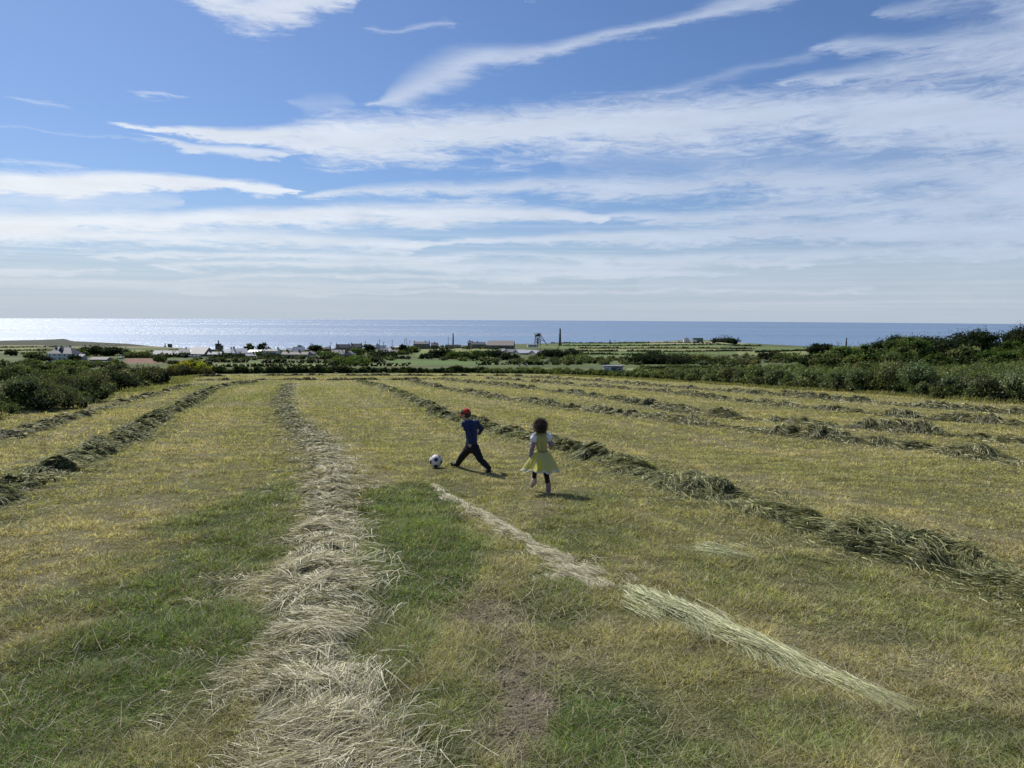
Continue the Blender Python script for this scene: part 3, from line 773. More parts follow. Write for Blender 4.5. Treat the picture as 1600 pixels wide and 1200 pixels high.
GORSE = [(.050, .065, .028), (.16, .18, .085), (.30, .30, .16)]
BRAMB = [(.050, .070, .030), (.16, .19, .080), (.34, .36, .18)]
SCRUBP = [(.060, .080, .028), (.17, .21, .070), (.28, .30, .13)]
PINE = [(.018, .028, .014), (.048, .068, .028)]
OAK = [(.045, .075, .022), (.13, .19, .045), (.22, .27, .08)]
LIME = [(.05, .085, .02), (.13, .19, .04)]


def gz(x, y): return float(H(np.array([x]), np.array([y]))[0])


def hedge_lobes(pts, width, height, r_, spacing=.6, jitter=.5):
    """lobes along a ground line given as world points"""
    P = np.asarray(pts)[:, :2]; seg = np.hypot(*np.diff(P, axis=0).T); s = np.concatenate([[0], np.cumsum(seg)])
    out = []; t = 0.0
    while t < s[-1]:
        x = np.interp(t, s, P[:, 0]); y = np.interp(t, s, P[:, 1])
        hh = height * (.72 + .5 * float(vnoise(t / (height * 2.2), 3.0, 5)) + .1 * r_.normal())
        for lay in range(2):
            rr = hh * (.30 + .12 * r_.random())
            xx = x + r_.normal(0, width * .26); yy = y + r_.normal(0, width * .26)
            zc = hh * (.22 if lay == 0 else .56) ; out.append((xx, yy, gz(xx, yy) + zc, rr * 1.15, rr * 1.15, rr * (.95 if lay else .8)))
        t += height * spacing * (.7 + .6 * r_.random())
    return out


def leafy(name, lobes, n, size, pal, seed, label, category, group=None, kind=None, parent=None, **kw):
    V, F, C = leaves(lobes, n, size, pal, seed, **kw)
    return obj(name, make_mesh(name, V, F, M_LEAF, C), parent, label, category, group, kind)


HG = 'hedges round the hay field'
r0 = np.random.default_rng(5)
# long hedge down the right-hand side of the field
pts = [g(x, y) for (x, y) in [(742, 583), (880, 584.5), (950, 588), (1030, 593)]]
lb = hedge_lobes([(p[0] + 1.6, p[1] + .5) for p in pts], 2.0, .85, r0, .5)
leafy('field_hedge', lb, 30000, .34, SCRUBP, 11, 'far dull green stretch of field hedge in front of the small pale shed', 'hedge', HG)
pts = [g(x, y) for (x, y) in [(1025, 592.5), (1120, 600), (1220, 606), (1320, 613)]]
lb = hedge_lobes([(p[0] + 1.5, p[1] + .4) for p in pts], 2.4, 1.45, r0, .42)
leafy('field_hedge', lb, 52000, .20, BRAMB, 12, 'bramble hedge stretch between the pale shed and the nearest hedge on the right', 'hedge', HG)
pts = [g(x, y) for (x, y) in [(1310, 612), (1450, 622), (1600, 631), (1780, 646), (2050, 672)]]
lb = hedge_lobes([(p[0] + 1.4, p[1] + .4) for p in pts], 2.2, 1.65, r0, .36)
leafy('field_hedge', lb, 100000, .11, BRAMB, 13, 'nearest thick bramble hedge running out of the picture on the right', 'hedge', HG)
# tall dry grass along the foot of the hedge
def tall_grass(name, pts, n, spread, L, cols, label, seed):
    r_ = np.random.default_rng(seed)
    P = np.array([g(x, y)[:2] for (x, y) in pts]); seg = np.hypot(*np.diff(P, axis=0).T); s = np.concatenate([[0], np.cumsum(seg)])
    t = r_.random(n) * s[-1]; x = np.interp(t, s, P[:, 0]) + r_.normal(0, spread, n); y = np.interp(t, s, P[:, 1]) + r_.normal(0, spread, n)
    k = fbm(x * .5, y * .5, 3, seed) > .42; x, y = x[k], y[k]; n = len(x)
    D = np.stack([r_.normal(0, .25, n), r_.normal(0, .25, n), np.ones(n)], 1)
    r = np.hypot(x, y)
    q = r_.random((n, 1)); cols = np.array(cols); col = (cols[0] * q + cols[1] * (1 - q)) * r_.uniform(.6, 1.2, (n, 1))
    V, F, C = ribbons(np.stack([x, y, H(x, y) - .02], 1), D, L * r_.uniform(.4, 1.1, n), np.maximum(.006, .0011 * r), r_.normal(0, .3, (n, 3)) * [1, 1, .3], col, 2)
    obj(name, make_mesh(name, V, F, M_GRASS, C), None, label, 'grass', kind='stuff')


tall_grass('verge_grass', [(860, 586), (950, 590), (1120, 600.5), (1300, 612), (1450, 622), (1600, 632), (1750, 645)], 11000, .5, .30, [(.34, .31, .15), (.13, .17, .05)], 'tall uncut grass along the foot of the right-hand hedge', 3)
tall_grass('verge_grass', [(-100, 652), (0, 645), (70, 635), (130, 625), (190, 614), (256, 602), (290, 590), (320, 586)], 7000, .8, .22, [(.28, .27, .12), (.14, .17, .05)], 'tall uncut grass along the foot of the left-hand bushes', 4)

# bushes down the left-hand side
LB = [(-90, 655, 150, 62, BRAMB, 'bramble bush half cut off by the left edge of the picture'), (25, 643, 100, 66, GORSE, 'big grey-green gorse bush nearest the left edge'), (62, 640, 70, 50, BRAMB, 'pale-leaved bush low in front of the big gorse'),
      (97, 630, 80, 58, GORSE, 'gorse bush in the middle of the left-hand group'), (125, 620, 60, 46, BRAMB, 'rounded bush just before the lone dark gorse'), (162, 613, 30, 44, PINE, 'dark narrow gorse bush standing out at the field side'),
      (185, 606, 44, 40, GORSE, 'taller dark bush behind the narrow gorse'), (215, 602, 36, 36, GORSE, 'medium gorse bush second from the far end of the left-hand group'), (240, 600, 24, 32, PINE, 'dark round gorse at the far end of the left-hand group'),
      (20, 598, 90, 30, SCRUBP, 'low bush row behind the big gorse at the left edge'), (110, 594, 90, 26, SCRUBP, 'low scrubby bushes behind the middle of the left-hand group'), (190, 588, 80, 22, GORSE, 'low scrub beyond the far end of the left-hand bushes'), (60, 583, 130, 16, BRAMB, 'flat bramble thicket just below the big white house')]
for i, (px, py, wpx, hpx, pal, lab) in enumerate(LB):
    p = g(px, py); m = p[1] / FPX; w = wpx * m * .5; h = hpx * m * .86; rr = np.random.default_rng(90 + i); lb = []
    for k in range(int(12 + 16 * w / max(h, .1))):
        x = p[0] + rr.uniform(-1, 1) * w; y = p[1] + .6 * h + rr.normal(0, .45 * h); q = rr.uniform(.2, .42) * h
        env = max(.35, 1 - abs((x - p[0]) / w) ** 2.5 * .6); z = rr.uniform(.2, .72) * h * env
        lb.append((x, y, gz(x, y) + z, q, q, q * .9))
    leafy('gorse_bush', lb, int(min(48000, 40 * w * h / max(.06, .0022 * p[1]) ** 2)), max(.06, .0022 * p[1]), pal, 200 + i, lab, 'bush', 'bushes down the near side of the field', clump=1.1)

# dark hedge across the far end of the field
pts = [g(x, y) for (x, y) in [(322, 584), (450, 583.5), (560, 583), (750, 583)]]
lb = hedge_lobes([(p[0], p[1] + 1.5) for p in pts], 2.5, 1.25, r0, .5)
leafy('field_hedge', lb, 26000, .5, [(.028, .042, .016), (.09, .12, .04)], 14, 'dark clipped-looking hedge across the far end of the hay field', 'hedge', HG)
p1 = [g(x, y) for (x, y) in [(268, 585), (318, 584)]]
lb = hedge_lobes([(p[0], p[1] + 1.0) for p in p1], 2.5, 1.9, r0, .45)
leafy('gorse_bush', lb, 6000, .40, [(.22, .22, .03), (.50, .46, .04), (.10, .13, .03)], 15, 'yellow flowering gorse patch at the far left corner of the field', 'bush')
p1 = [g(x, y) for (x, y) in [(255, 588), (330, 586.5)]]
lb = hedge_lobes([(p[0], p[1] + .5) for p in p1], 1.5, 1.1, r0, .5)
leafy('gorse_bush', lb, 4000, .30, [(.07, .065, .03), (.16, .15, .07)], 16, 'low brownish scrub just in front of the yellow gorse', 'bush')

# hedges between the far fields (ground lines as seen; height in metres)
FHD = [([(300, 574), (420, 573.5), (560, 572.5), (640, 572)], 2.0, 'dark hedge just beyond the field-end hedge'), ([(330, 566.5), (385, 567)], 2.6, 'short dark hedge left of the little bright green field'), ([(410, 568), (520, 567.5), (600, 567)], 2.8, 'dark hedge right of the little bright green field'),
       ([(430, 561), (520, 562), (600, 561)], 3.0, 'hedge under the grey-roofed village houses'), ([(590, 561), (640, 561.5)], 3.0, 'rounded dark hedge below the cluster of grey roofs'), ([(655, 545.5), (770, 543.5)], 2.5, 'thin hedge along the top of the upper green field'),
       ([(860, 536.6), (1000, 536.4), (1120, 537)], 3.0, 'topmost thin hedge of the striped fields'), ([(880, 540.4), (1010, 540.6), (1190, 541)], 3.0, 'second hedge down in the striped fields'), ([(905, 544.5), (1020, 544.4), (1180, 545.5)], 3.0, 'third hedge down in the striped fields'),
       ([(905, 549.6), (965, 549.6)], 3.0, 'short thick hedge under the striped fields'), ([(980, 549.6), (1120, 549.3), (1175, 549)], 2.6, 'lowest long hedge of the striped fields'), ([(900, 554.5), (1010, 554.6)], 2.4, 'dark hedge right of the dark tree clump'),
       ([(745, 571), (850, 571.3)], 2.2, 'dark hedge with two pale posts in it'), ([(1010, 577), (1090, 577.4), (1160, 577)], 1.8, 'dark hedge shading the narrow field beyond the pale shed'), ([(0, 549), (90, 548), (180, 546)], 2.4, 'hedge running behind the big white house'),
       ([(0, 543.5), (100, 542.5)], 2.4, 'thin far hedge at the left edge'), ([(1180, 551), (1260, 548)], 3.0, 'hedge climbing toward the right-hand trees'), ([(190, 560), (262, 559.5)], 2.2, 'hedge along the top of the brown ploughed field'), ([(262, 569), (330, 570)], 2.4, 'dark hedge beyond the yellow gorse'),
       ([(0, 572), (60, 571), (190, 570)], 2.2, 'hedge in front of the white house garden')]
FHD = [(a_, h_ * .72, l_) for (a_, h_, l_) in FHD]
for i, (pp, hh, lab) in enumerate(FHD):
    pts = [g(x, y) for (x, y) in pp]; d = np.mean([p[1] for p in pts]); ln = sum(np.linalg.norm(np.array(pts[k + 1]) - pts[k]) for k in range(len(pts) - 1))
    if hh < 10:
        lb = hedge_lobes(pts, 2.0, hh, r0, .42); sz = .0024 * d
        leafy('far_hedge', lb, int(3.2 * ln * hh * 2.2 / (sz * sz) * .5), sz, [(.022, .034, .014), (.08, .10, .036)], 300 + i, lab, 'hedge', 'hedges between the far fields', hole=.2)

# rough scrub over the ground between field and village, one mass
def scrub(name, regions, label, seed, pal, hrange=(1.0, 2.2)):
    r_ = np.random.default_rng(seed); lb = []; dd = []
    for (x0, x1, ya0, ya1, yb0, yb1, n) in regions:
        for k in range(n):
            t = r_.random(); px = x0 + (x1 - x0) * t; lo = ya0 + (ya1 - ya0) * t; hi = yb0 + (yb1 - yb0) * t
            p = g(px, r_.uniform(lo, hi)); h = r_.uniform(*hrange)
            lb.append((p[0], p[1], p[2] + h * .3, h * r_.uniform(.9, 1.7), h * r_.uniform(.9, 1.7), h * .75)); dd.append(p[1])
    d = np.mean(dd); sz = .0022 * d
    area = sum(l[3] * l[4] * 7 for l in lb)
    leafy(name, lb, int(min(110000, area * 1.9 / sz ** 2)), sz, pal, seed, label, 'scrub', kind='stuff', hole=.22)


scrub('scrub', [(745, 925, 575, 577, 583, 586, 90), (990, 1290, 572, 574, 586, 600, 260)], 'rough green scrub behind the right-hand hedge, middle part', 21, SCRUBP, (.4, .9))
scrub('scrub', [(1240, 1640, 570, 572, 600, 622, 420)], 'rough green scrub slope between the near hedge and the right-hand trees', 22, SCRUBP, (.4, .95))
scrub('scrub', [(690, 900, 560, 560, 564, 572, 70), (880, 1170, 560, 559, 570, 572, 130), (1130, 1260, 556, 554, 572, 568, 70)], 'dull scrubland below the striped fields', 23, [(.045, .06, .026), (.13, .15, .06), (.22, .23, .12)], (.9, 1.9))
scrub('scrub', [(300, 620, 559, 559, 564, 564, 70), (0, 190, 566, 566, 580, 574, 110), (0, 240, 549, 549, 556, 556, 40)], 'rough ground with low bushes in front of the village', 24, [(.045, .065, .026), (.14, .17, .06), (.24, .24, .11)], (.8, 1.7))


scrub('scrub', [(245, 480, 549, 548, 559, 559, 60), (480, 640, 546, 544, 557, 557, 60), (640, 780, 541, 541, 546, 546, 34)], 'dark bushes and garden trees scattered between the village houses', 25, [(.025, .036, .017), (.08, .10, .04), (.14, .15, .07)], (1.6, 3.2))


def tree(name, px, py, wpx, hpx, pal, label, seed, group=None, d=None, flat=1.0, trunk=.25, category='tree', dy=0):
    p = g(px, py) if d is None else None
    if p is not None and p[1] > 950 and px < 1000: p, d = None, 680.0
    if p is None:
        c = at(px, py, d); p = np.array([c[0], c[1], gz(c[0], c[1])])
        top = at(px, py - hpx, d); h = top[2] - p[2]
    else: h = hpx * p[1] / FPX
    m = p[1] / FPX; w = wpx * m * .5
    r_ = np.random.default_rng(seed); root = thing(name, label, category, tuple(p), group)
    lb = []
    for k in range(18):
        a = r_.uniform(0, 2 * math.pi); q = math.sqrt(r_.random()) * .85
        s = r_.uniform(.22, .42) * w
        z = h * (trunk + (1 - trunk) * r_.uniform(.12, .88) * (1 - .5 * q * q))
        lb.append((math.cos(a) * q * w, math.sin(a) * q * w * .8, min(z, h - s * .6), s * 1.15, s * 1.15, s * .75 * flat))
    sz = max(.10, .0024 * p[1])
    n = int(min(7000, 3.0 * 12.6 * w * max(h * .5, w * .6) / sz ** 2))
    V, F, C = leaves(lb, max(n, 500), sz, pal, seed, clump=1.0, core=.7)
    obj('crown', make_mesh('crown', V, F, M_LEAF, C), root)
    # trunk with limbs
    parts = [tube([(0, 0, -.3), (.05 * w, 0, h * .3), (-.05 * w, .05, h * .62)], [.05 * h + .03, .035 * h + .02, .015 * h + .01])]
    for k in range(4):
        l = lb[k * 3]; parts.append(tube([(0, 0, h * .22), (l[0] * .5, l[1] * .5, l[2] * .62), (l[0], l[1], l[2])], [.025 * h + .02, .018 * h + .01, .008 * h + .01]))
    V, F, C = cat(parts)
    obj('trunk', make_mesh('trunk', V, F, M_BARK), root)
    return root


def tube(pts, rad, k=7):
    pts = np.array(pts, float); n = len(pts); tg = np.gradient(pts, axis=0); tg /= np.linalg.norm(tg, axis=1, keepdims=True)
    V = []
    for i in range(n):
        ref = np.array([1.0, 0, 0]) if abs(tg[i][0]) < .9 else np.array([0, 1.0, 0])
        a = np.cross(tg[i], ref); a /= np.linalg.norm(a); b = np.cross(tg[i], a)
        th = np.arange(k) * 2 * math.pi / k
        V.append(pts[i] + (np.cos(th)[:, None] * a + np.sin(th)[:, None] * b) * rad[i])
    V = np.concatenate(V + [[pts[0]], [pts[-1]]]); j = np.arange(k); jn = (j + 1) % k
    F = np.concatenate([np.stack([i * k + j, i * k + jn, (i + 1) * k + jn, (i + 1) * k + j], 1) for i in range(n - 1)])
    T = np.concatenate([np.stack([jn, j, np.full(k, n * k)], 1), np.stack([(n - 1) * k + j, (n - 1) * k + jn, np.full(k, n * k + 1)], 1)])
    return V, [F, T], np.zeros((len(V), 3)) + .1


M_BARK = pmat('bark', (.09, .07, .055), .9, .3, 2.0)

TG = 'trees on the slope behind the hedge'
TR = [(1284, 562, 42, 31, PINE, 'windswept dark pine standing alone at the near end of the tree line', 125, .2), (1262, 564, 26, 15, PINE, 'small dark bush under the lone windswept pine', 118, .1), (1318, 566, 60, 26, OAK, 'broad green tree right of the lone windswept pine', 115, .1),
      (1290, 568, 50, 22, SCRUBP, 'rounded green bush tree below the lone pine', 105, .1), (1350, 566, 60, 30, OAK, 'green tree in front of the thin distant chimney', 118, .1), (1392, 566, 60, 42, PINE, 'tall dark pine third along the tree line', 128, .15), (1420, 567, 70, 44, OAK, 'dense rounded tree in the centre of the tree line', 115, .08),
      (1400, 568, 60, 30, SCRUBP, 'lower olive tree before the third pine', 102, .08), (1452, 566, 70, 46, PINE, 'broad very dark tree right of the centre tree', 122, .1), (1490, 566, 80, 49, PINE, 'dark tree where the wood begins to rise', 126, .1), (1468, 567, 40, 18, LIME, 'small light green rounded bush below the dark trees', 98, .08),
      (1503, 567, 54, 32, SCRUBP, 'grey-green rounded bush tree right of the small light bush', 100, .08), (1530, 563, 80, 50, PINE, 'dark pine near the upper end of the tree line', 130, .1), (1562, 560, 80, 50, PINE, 'dark pine cluster crown close to the right edge', 132, .1), (1600, 560, 90, 54, PINE, 'tallest dark pine at the right edge', 134, .1),
      (1650, 560, 100, 58, PINE, 'dark pine mostly outside the right edge', 134, .1), (1578, 562, 50, 36, LIME, 'light green tree in front of the right edge pines', 108, .08), (1612, 565, 60, 30, OAK, 'green bush tree low at the right edge', 100, .08), (1560, 568, 60, 24, LIME, 'light olive bush under the right edge pines', 92, .05), (1350, 571, 60, 17, SCRUBP, 'low green bush in front of the tree line', 90, .05),
      (1700, 562, 110, 60, PINE, 'dark tree just beyond the right edge', 128, .1)]
for i, (px, py, w, h, pal, lab, d, tr) in enumerate(TR):
    tree('pine_tree' if pal is PINE else 'broadleaf_tree', px, py, w, h, pal, lab, 500 + i, TG, d, .8, tr)
VG = 'trees among the village and far fields'
VT = [(490, 551, 26, 12, PINE, 'dark dome-shaped tree clump left of the dark gabled house'), (391, 547, 20, 10, OAK, 'round tree behind the small bright roofs'), (412, 545, 20, 10, PINE, 'dark flat-topped tree breaking the skyline over the white house'), (469, 544, 10, 6, PINE, 'little wind-bent tree above the large bright roof'),
      (148, 556, 50, 15, PINE, 'long dark wood right of the big white house'), (178, 556, 40, 13, PINE, 'dark tree at the end of the wood by the white house'), (128, 558, 26, 11, LIME, 'light green tree between white house and dark wood'), (116, 564, 18, 10, PINE, 'dark pointed bush in front of the white house wall'), (100, 574, 34, 10, OAK, 'green bush before the big white house'),
      (52, 562, 34, 12, SCRUBP, 'grey-green tree left of the white house'), (18, 556, 20, 10, PINE, 'dark tree near the left edge beyond the bushes'), (68, 565, 26, 9, PINE, 'dark low bush at the white house corner'), (250, 566, 20, 10, LIME, 'light green bush beside the brown field'), (215, 559, 40, 8, SCRUBP, 'scrubby trees before the long grey barn'),
      (686, 559, 40, 13, PINE, 'dark tree clump in the middle of the green fields'), (668, 561, 24, 8, PINE, 'low dark end of the tree clump by the upper field'), (712, 561, 34, 12, OAK, 'dark green tree below the first tall chimney'), (740, 563, 40, 15, OAK, 'broad tree below the chimneyed mine buildings'), (768, 560, 34, 13, PINE, 'dark tree left of the white sheds'),
      (796, 563, 30, 13, PINE, 'dark round tree in front of the white sheds'), (862, 558, 40, 11, PINE, 'dark wood right of the white sheds'), (886, 558, 40, 12, PINE, 'dark round crown in the wood right of the white sheds'), (905, 566, 50, 9, SCRUBP, 'olive thicket below the dark wood'), (1025, 569, 90, 14, PINE, 'dark thicket beyond the pale shed'),
      (1095, 568, 70, 11, SCRUBP, 'grey-green thicket right of the dark one'), (1206, 563, 46, 12, PINE, 'dark bush clump left of the tree line'), (1236, 566, 50, 14, SCRUBP, 'green bush at the foot of the lone pine'), (1020, 556, 26, 6, PINE, 'small dark bush below the striped fields'), (1130, 534.6, 44, 5, PINE, 'low dark wood on the skyline right of the white farm'),
      (560, 553, 24, 8, OAK, 'tree between the village roofs'), (515, 560, 40, 9, OAK, 'green trees below the grey village roofs'), (640, 551, 40, 9, SCRUBP, 'pale green tree above the upper field'), (575, 545, 22, 7, PINE, 'dark tree clump on the village skyline'), (629, 543, 14, 6, PINE, 'small dark tree by the white bungalow'),
      (600, 558, 40, 7, PINE, 'dark rounded trees under the cluster of grey roofs'), (430, 560, 40, 5, PINE, 'dark hedge trees under the white arched house'), (360, 560, 60, 5, PINE, 'dark hedge trees below the bright grey roofs'), (545, 570, 70, 10, OAK, 'rounded thicket before the field-end hedge')]
for i, (px, py, w, h, pal, lab) in enumerate(VT):
    tree('village_tree', px, py, w, h, pal, lab, 600 + i, VG, None, .9, .1)

# ------------------------------------------------------------------ buildings
def box(x0, x1, y0, y1, z0, z1):
    V = np.array([(x, y, z) for x in (x0, x1) for y in (y0, y1) for z in (z0, z1)], float)
    F = np.array([(0, 1, 3, 2), (4, 6, 7, 5), (0, 4, 5, 1), (2, 3, 7, 6), (0, 2, 6, 4), (1, 5, 7, 3)])
    return V, F, np.full((8, 3), .3)


def piece(name, parts, mat, parent, smooth=False, **k):
    V, F, C = cat(parts if isinstance(parts, list) else [parts])
    return obj(name, make_mesh(name, V, F, mat, C, smooth), parent, **k)


M_WHITE = pmat('white_render', (.62, .64, .66), .85, .08, .5, spec=.2)
M_CREAM = pmat('pale_render', (.36, .34, .31), .85, .1, .5, spec=.2)
M_GREYW = pmat('grey_render', (.20, .20, .205), .9, .18, .4, spec=.2)
M_STONE = pmat('granite', (.16, .145, .13), .9, .3, .6, spec=.2)
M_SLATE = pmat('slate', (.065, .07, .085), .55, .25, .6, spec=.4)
M_SHINY = pmat('sunlit_slate', (.46, .47, .50), .5, .15, .4, spec=.8)  # sun sheen on slate put into a pale base colour
M_ROOFB = pmat('brown_sheet_roof', (.20, .17, .155), .7, .15, .2)
M_ROOFG = pmat('grey_sheet_roof', (.19, .195, .215), .65, .12, .3)
M_GLASSD = pmat('dark_glass', (.02, .025, .03), .15, .1, 1.0, spec=.6)
M_FRAME = pmat('painted_frame', (.7, .7, .7), .5, .05, 1.0)
M_BRICK = pmat('dark_brick', (.075, .055, .048), .9, .3, .8)
M_STEEL = pmat('painted_steel', (.07, .085, .09), .6, .2, .5)
M_STEELR = pmat('rusty_red_steel', (.28, .07, .05), .7, .2, .5)
M_WOOD = pmat('weathered_pole', (.085, .07, .055), .9, .2, 1.0)
M_GREEN = pmat('green_sheet', (.10, .17, .14), .7, .1, .4)


def gable_roof(w, dp, h, rh, over=.3, th=.18):
    """ridge along x"""
    x = w / 2 + over; y = dp / 2 + over; dz = rh * over / (dp / 2)
    V = np.array([(-x, -y, h - dz), (x, -y, h - dz), (x, 0, h + rh), (-x, 0, h + rh), (-x, y, h - dz), (x, y, h - dz)])
    V = np.concatenate([V, V + [0, 0, th]])
    F4 = np.array([(6, 7, 8, 9), (9, 8, 11, 10), (0, 3, 2, 1), (3, 4, 5, 2), (0, 1, 7, 6), (4, 10, 11, 5), (0, 6, 9, 3), (3, 9, 10, 4), (1, 2, 8, 7), (2, 5, 11, 8)])
    return V, F4, np.full((12, 3), .3)


def gable_walls(w, dp, h, rh):
    V = np.array([(-w / 2, -dp / 2, -2), (w / 2, -dp / 2, -2), (w / 2, dp / 2, -2), (-w / 2, dp / 2, -2), (-w / 2, -dp / 2, h), (w / 2, -dp / 2, h), (w / 2, dp / 2, h), (-w / 2, dp / 2, h), (-w / 2, 0, h + rh), (w / 2, 0, h + rh)])
    return V, [np.array([(0, 1, 5, 4), (2, 3, 7, 6), (0, 3, 2, 1)]), np.array([(0, 4, 8, 7, 3), (2, 6, 9, 5, 1)])], np.full((10, 3), .3)


def hip_roof(w, dp, h, rh, over=.35):
    x = w / 2 + over; y = dp / 2 + over; r = w / 2 - dp / 2 * .9
    V = np.array([(-x, -y, h), (x, -y, h), (x, y, h), (-x, y, h), (-r, 0, h + rh), (r, 0, h + rh)])
    return V, [np.array([(0, 1, 5, 4), (2, 3, 4, 5), (0, 3, 2, 1)]), np.array([(1, 2, 5), (3, 0, 4)])], np.full((6, 3), .3)


def window(root, x, y, z, w, h, face='front', name='window'):
    """frame standing proud of the wall with a dark pane set in it"""
    f = piece(name, [box(x - w / 2, x - w / 2 + .1, y - .06, y + .05, z, z + h), box(x + w / 2 - .1, x + w / 2, y - .06, y + .05, z, z + h), box(x - w / 2 + .1, x + w / 2 - .1, y - .06, y + .05, z, z + .1), box(x - w / 2 + .1, x + w / 2 - .1, y - .06, y + .05, z + h - .1, z + h)], M_FRAME, root)
    piece('pane', box(x - w / 2 + .1, x + w / 2 - .1, y - .03, y + .04, z + .1, z + h - .1), M_GLASSD, f)


def house(name, label, px, pyb, wpx, hpx, wall, roof, depth=7, rz=0, storeys=1, chim=(), wins=3, roofpart=.42, kind='gable', d=None, category='house', group='houses of the village', door=True, gable=False):
    """px: middle, pyb: foot, wpx/hpx: seen width and total height in photograph pixels"""
    p = g(px, pyb) if d is None else at(px, pyb, d)
    if d is not None: p = np.array([p[0], p[1], p[2]])
    m = p[1] / FPX; W_ = wpx * m; Ht = hpx * m; rh = Ht * roofpart; h = Ht - rh
    root = thing(name, label, category, tuple(p), group, rz)
    if gable:  # gable end toward the viewer
        V, F, C = gable_walls(depth, W_, h, rh); V = V[:, [1, 0, 2]]; F = [f[:, ::-1] for f in F]; piece('wall', (V, F, C), wall, root)
        V, F, C = gable_roof(depth, W_, h + .02, rh); V = V[:, [1, 0, 2]]; piece('roof', (V, F[:, ::-1], C), roof, root); front = -depth / 2
    elif kind == 'hip':
        piece('wall', box(-W_ / 2, W_ / 2, -depth / 2, depth / 2, -2, h - .02), wall, root); rf = piece('roof', hip_roof(W_, depth, h, rh), roof, root); front = -depth / 2
    elif kind == 'flat':
        piece('wall', box(-W_ / 2, W_ / 2, -depth / 2, depth / 2, -1, h), wall, root); piece('roof', box(-W_ / 2 - .15, W_ / 2 + .15, -depth / 2 - .15, depth / 2 + .15, h + .01, h + rh), roof, root); front = -depth / 2
    else:
        piece('wall', gable_walls(W_, depth, h, rh), wall, root); piece('roof', gable_roof(W_, depth, h + .02, rh), roof, root); front = -depth / 2
    for c in chim:
        cx = c * W_ / 2
        piece('chimney', [box(cx - .45, cx + .45, -.4, .4, h + rh * .6, h + rh + 1.2), box(cx - .52, cx + .52, -.47, .47, h + rh + 1.2, h + rh + 1.38), tuple(q if i else q + [cx, 0, 0] for i, q in enumerate(tube([(0, 0, h + rh + 1.3), (0, 0, h + rh + 1.9)], [.16, .13])))], M_STONE if wall is not M_WHITE else M_WHITE, root)
    for s_ in range(storeys):
        for k in range(wins):
            xx = (k + .5) / wins * W_ - W_ / 2
            if s_ == 0 and door and k == wins // 2 and wins > 1:
                dd = piece('door', box(xx - .5, xx + .5, front - .05, front + .04, 0, min(2.0, h * .8)), M_STEEL, root)
            else: window(root, xx, front, h * (s_ + .35) / storeys, min(1.2, W_ / wins * .6), min(1.3, h / storeys * .45))
    return root


# the big white house on the left
hs = house('white_house', 'big white house with dark hipped roof standing alone at the far left', 102, 563.5, 42, 21, M_WHITE, M_SLATE, 9, R(-8), 2, (), 5, .45, 'hip', category='house', group=None)
mm = hs.location[1] / FPX; Wd_ = 42 * mm; hh_ = 21 * mm
V, F, C = gable_walls(5.0, 5.4, hh_ * .62, hh_ * .40); V = V[:, [1, 0, 2]] + [-.6, .3, 0]; V[:, 2] = np.maximum(V[:, 2], hh_ * .35)
piece('dormer', (V, [f[:, ::-1] for f in F], C), M_SLATE, hs)
piece('dormer_roof', (lambda t: (t[0][:, [1, 0, 2]] + [-.6, .3, 0], t[1][:, ::-1], t[2]))(gable_roof(5.0, 5.4, hh_ * .62, hh_ * .40, .25)), M_ROOFG, hs)
for cx, cy in ((-Wd_ * .36, 0), (Wd_ * .16, 1.2)):
    piece('chimney', [box(cx - .5, cx + .5, cy - .4, cy + .4, hh_ * .6, hh_ + 1.0), box(cx - .6, cx + .6, cy - .5, cy + .5, hh_ + 1.0, hh_ + 1.2)], M_CREAM, hs)
piece('side_wing', gable_walls(4, 4, 2.6, 1.2)[0:1] + gable_walls(4, 4, 2.6, 1.2)[1:], M_CREAM, hs).location = (Wd_ / 2 + 2.2, 1, 0)
piece('side_wing_roof', gable_roof(4, 4, 2.62, 1.2), M_ROOFG, hs).location = (Wd_ / 2 + 2.2, 1, 0)
B = house
B('shed', 'low shed with pale roof right of the big white house', 158, 564, 26, 5.5, M_GREYW, M_CREAM, 7, 0, 1, (), 3, .55, group=None, category='shed')
B('long_barn', 'long grey-roofed barn at the left end of the village', 262, 557, 38, 9, M_GREYW, M_ROOFG, 10, R(3), 1, (), 5, .62, group=None, category='barn')
B('barn', 'dark tall barn just right of the long grey barn', 288, 557.5, 14, 12, M_STONE, M_SLATE, 9, R(20), 1, (), 2, .5, group=None, category='barn')
B('village_house', 'dark house with a white chimney end beside the dark tall barn', 297, 556, 13, 10, M_STONE, M_SLATE, 7, 0, 1, (-.9,), 2)
B('barn', 'largest dark barn with huge plain roof at the village edge', 316, 557, 24, 14, M_STONE, M_SLATE, 12, R(-12), 1, (), 3, .68, group=None, category='barn')
B('village_house', 'low grey house right of the largest dark barn', 337, 558, 20, 8, M_GREYW, M_ROOFG, 8, R(8), 1, (-.8,), 3)
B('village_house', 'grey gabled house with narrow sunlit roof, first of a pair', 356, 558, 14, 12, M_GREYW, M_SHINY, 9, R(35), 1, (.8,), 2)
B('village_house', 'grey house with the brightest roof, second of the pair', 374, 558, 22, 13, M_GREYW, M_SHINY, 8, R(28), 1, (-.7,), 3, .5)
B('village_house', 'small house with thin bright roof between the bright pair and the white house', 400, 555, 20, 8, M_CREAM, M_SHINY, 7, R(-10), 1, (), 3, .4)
B('village_house', 'pale cottage with low roof under the dark flat-topped tree', 391, 560, 14, 7, M_GREYW, M_ROOFG, 7, R(30), 1, (.7,), 2)
w1 = B('village_house', 'white house with a dark arched doorway facing the field', 425, 556.5, 21, 11, M_WHITE, M_SLATE, 8, 0, 1, (-.9, .9), 3, .25)
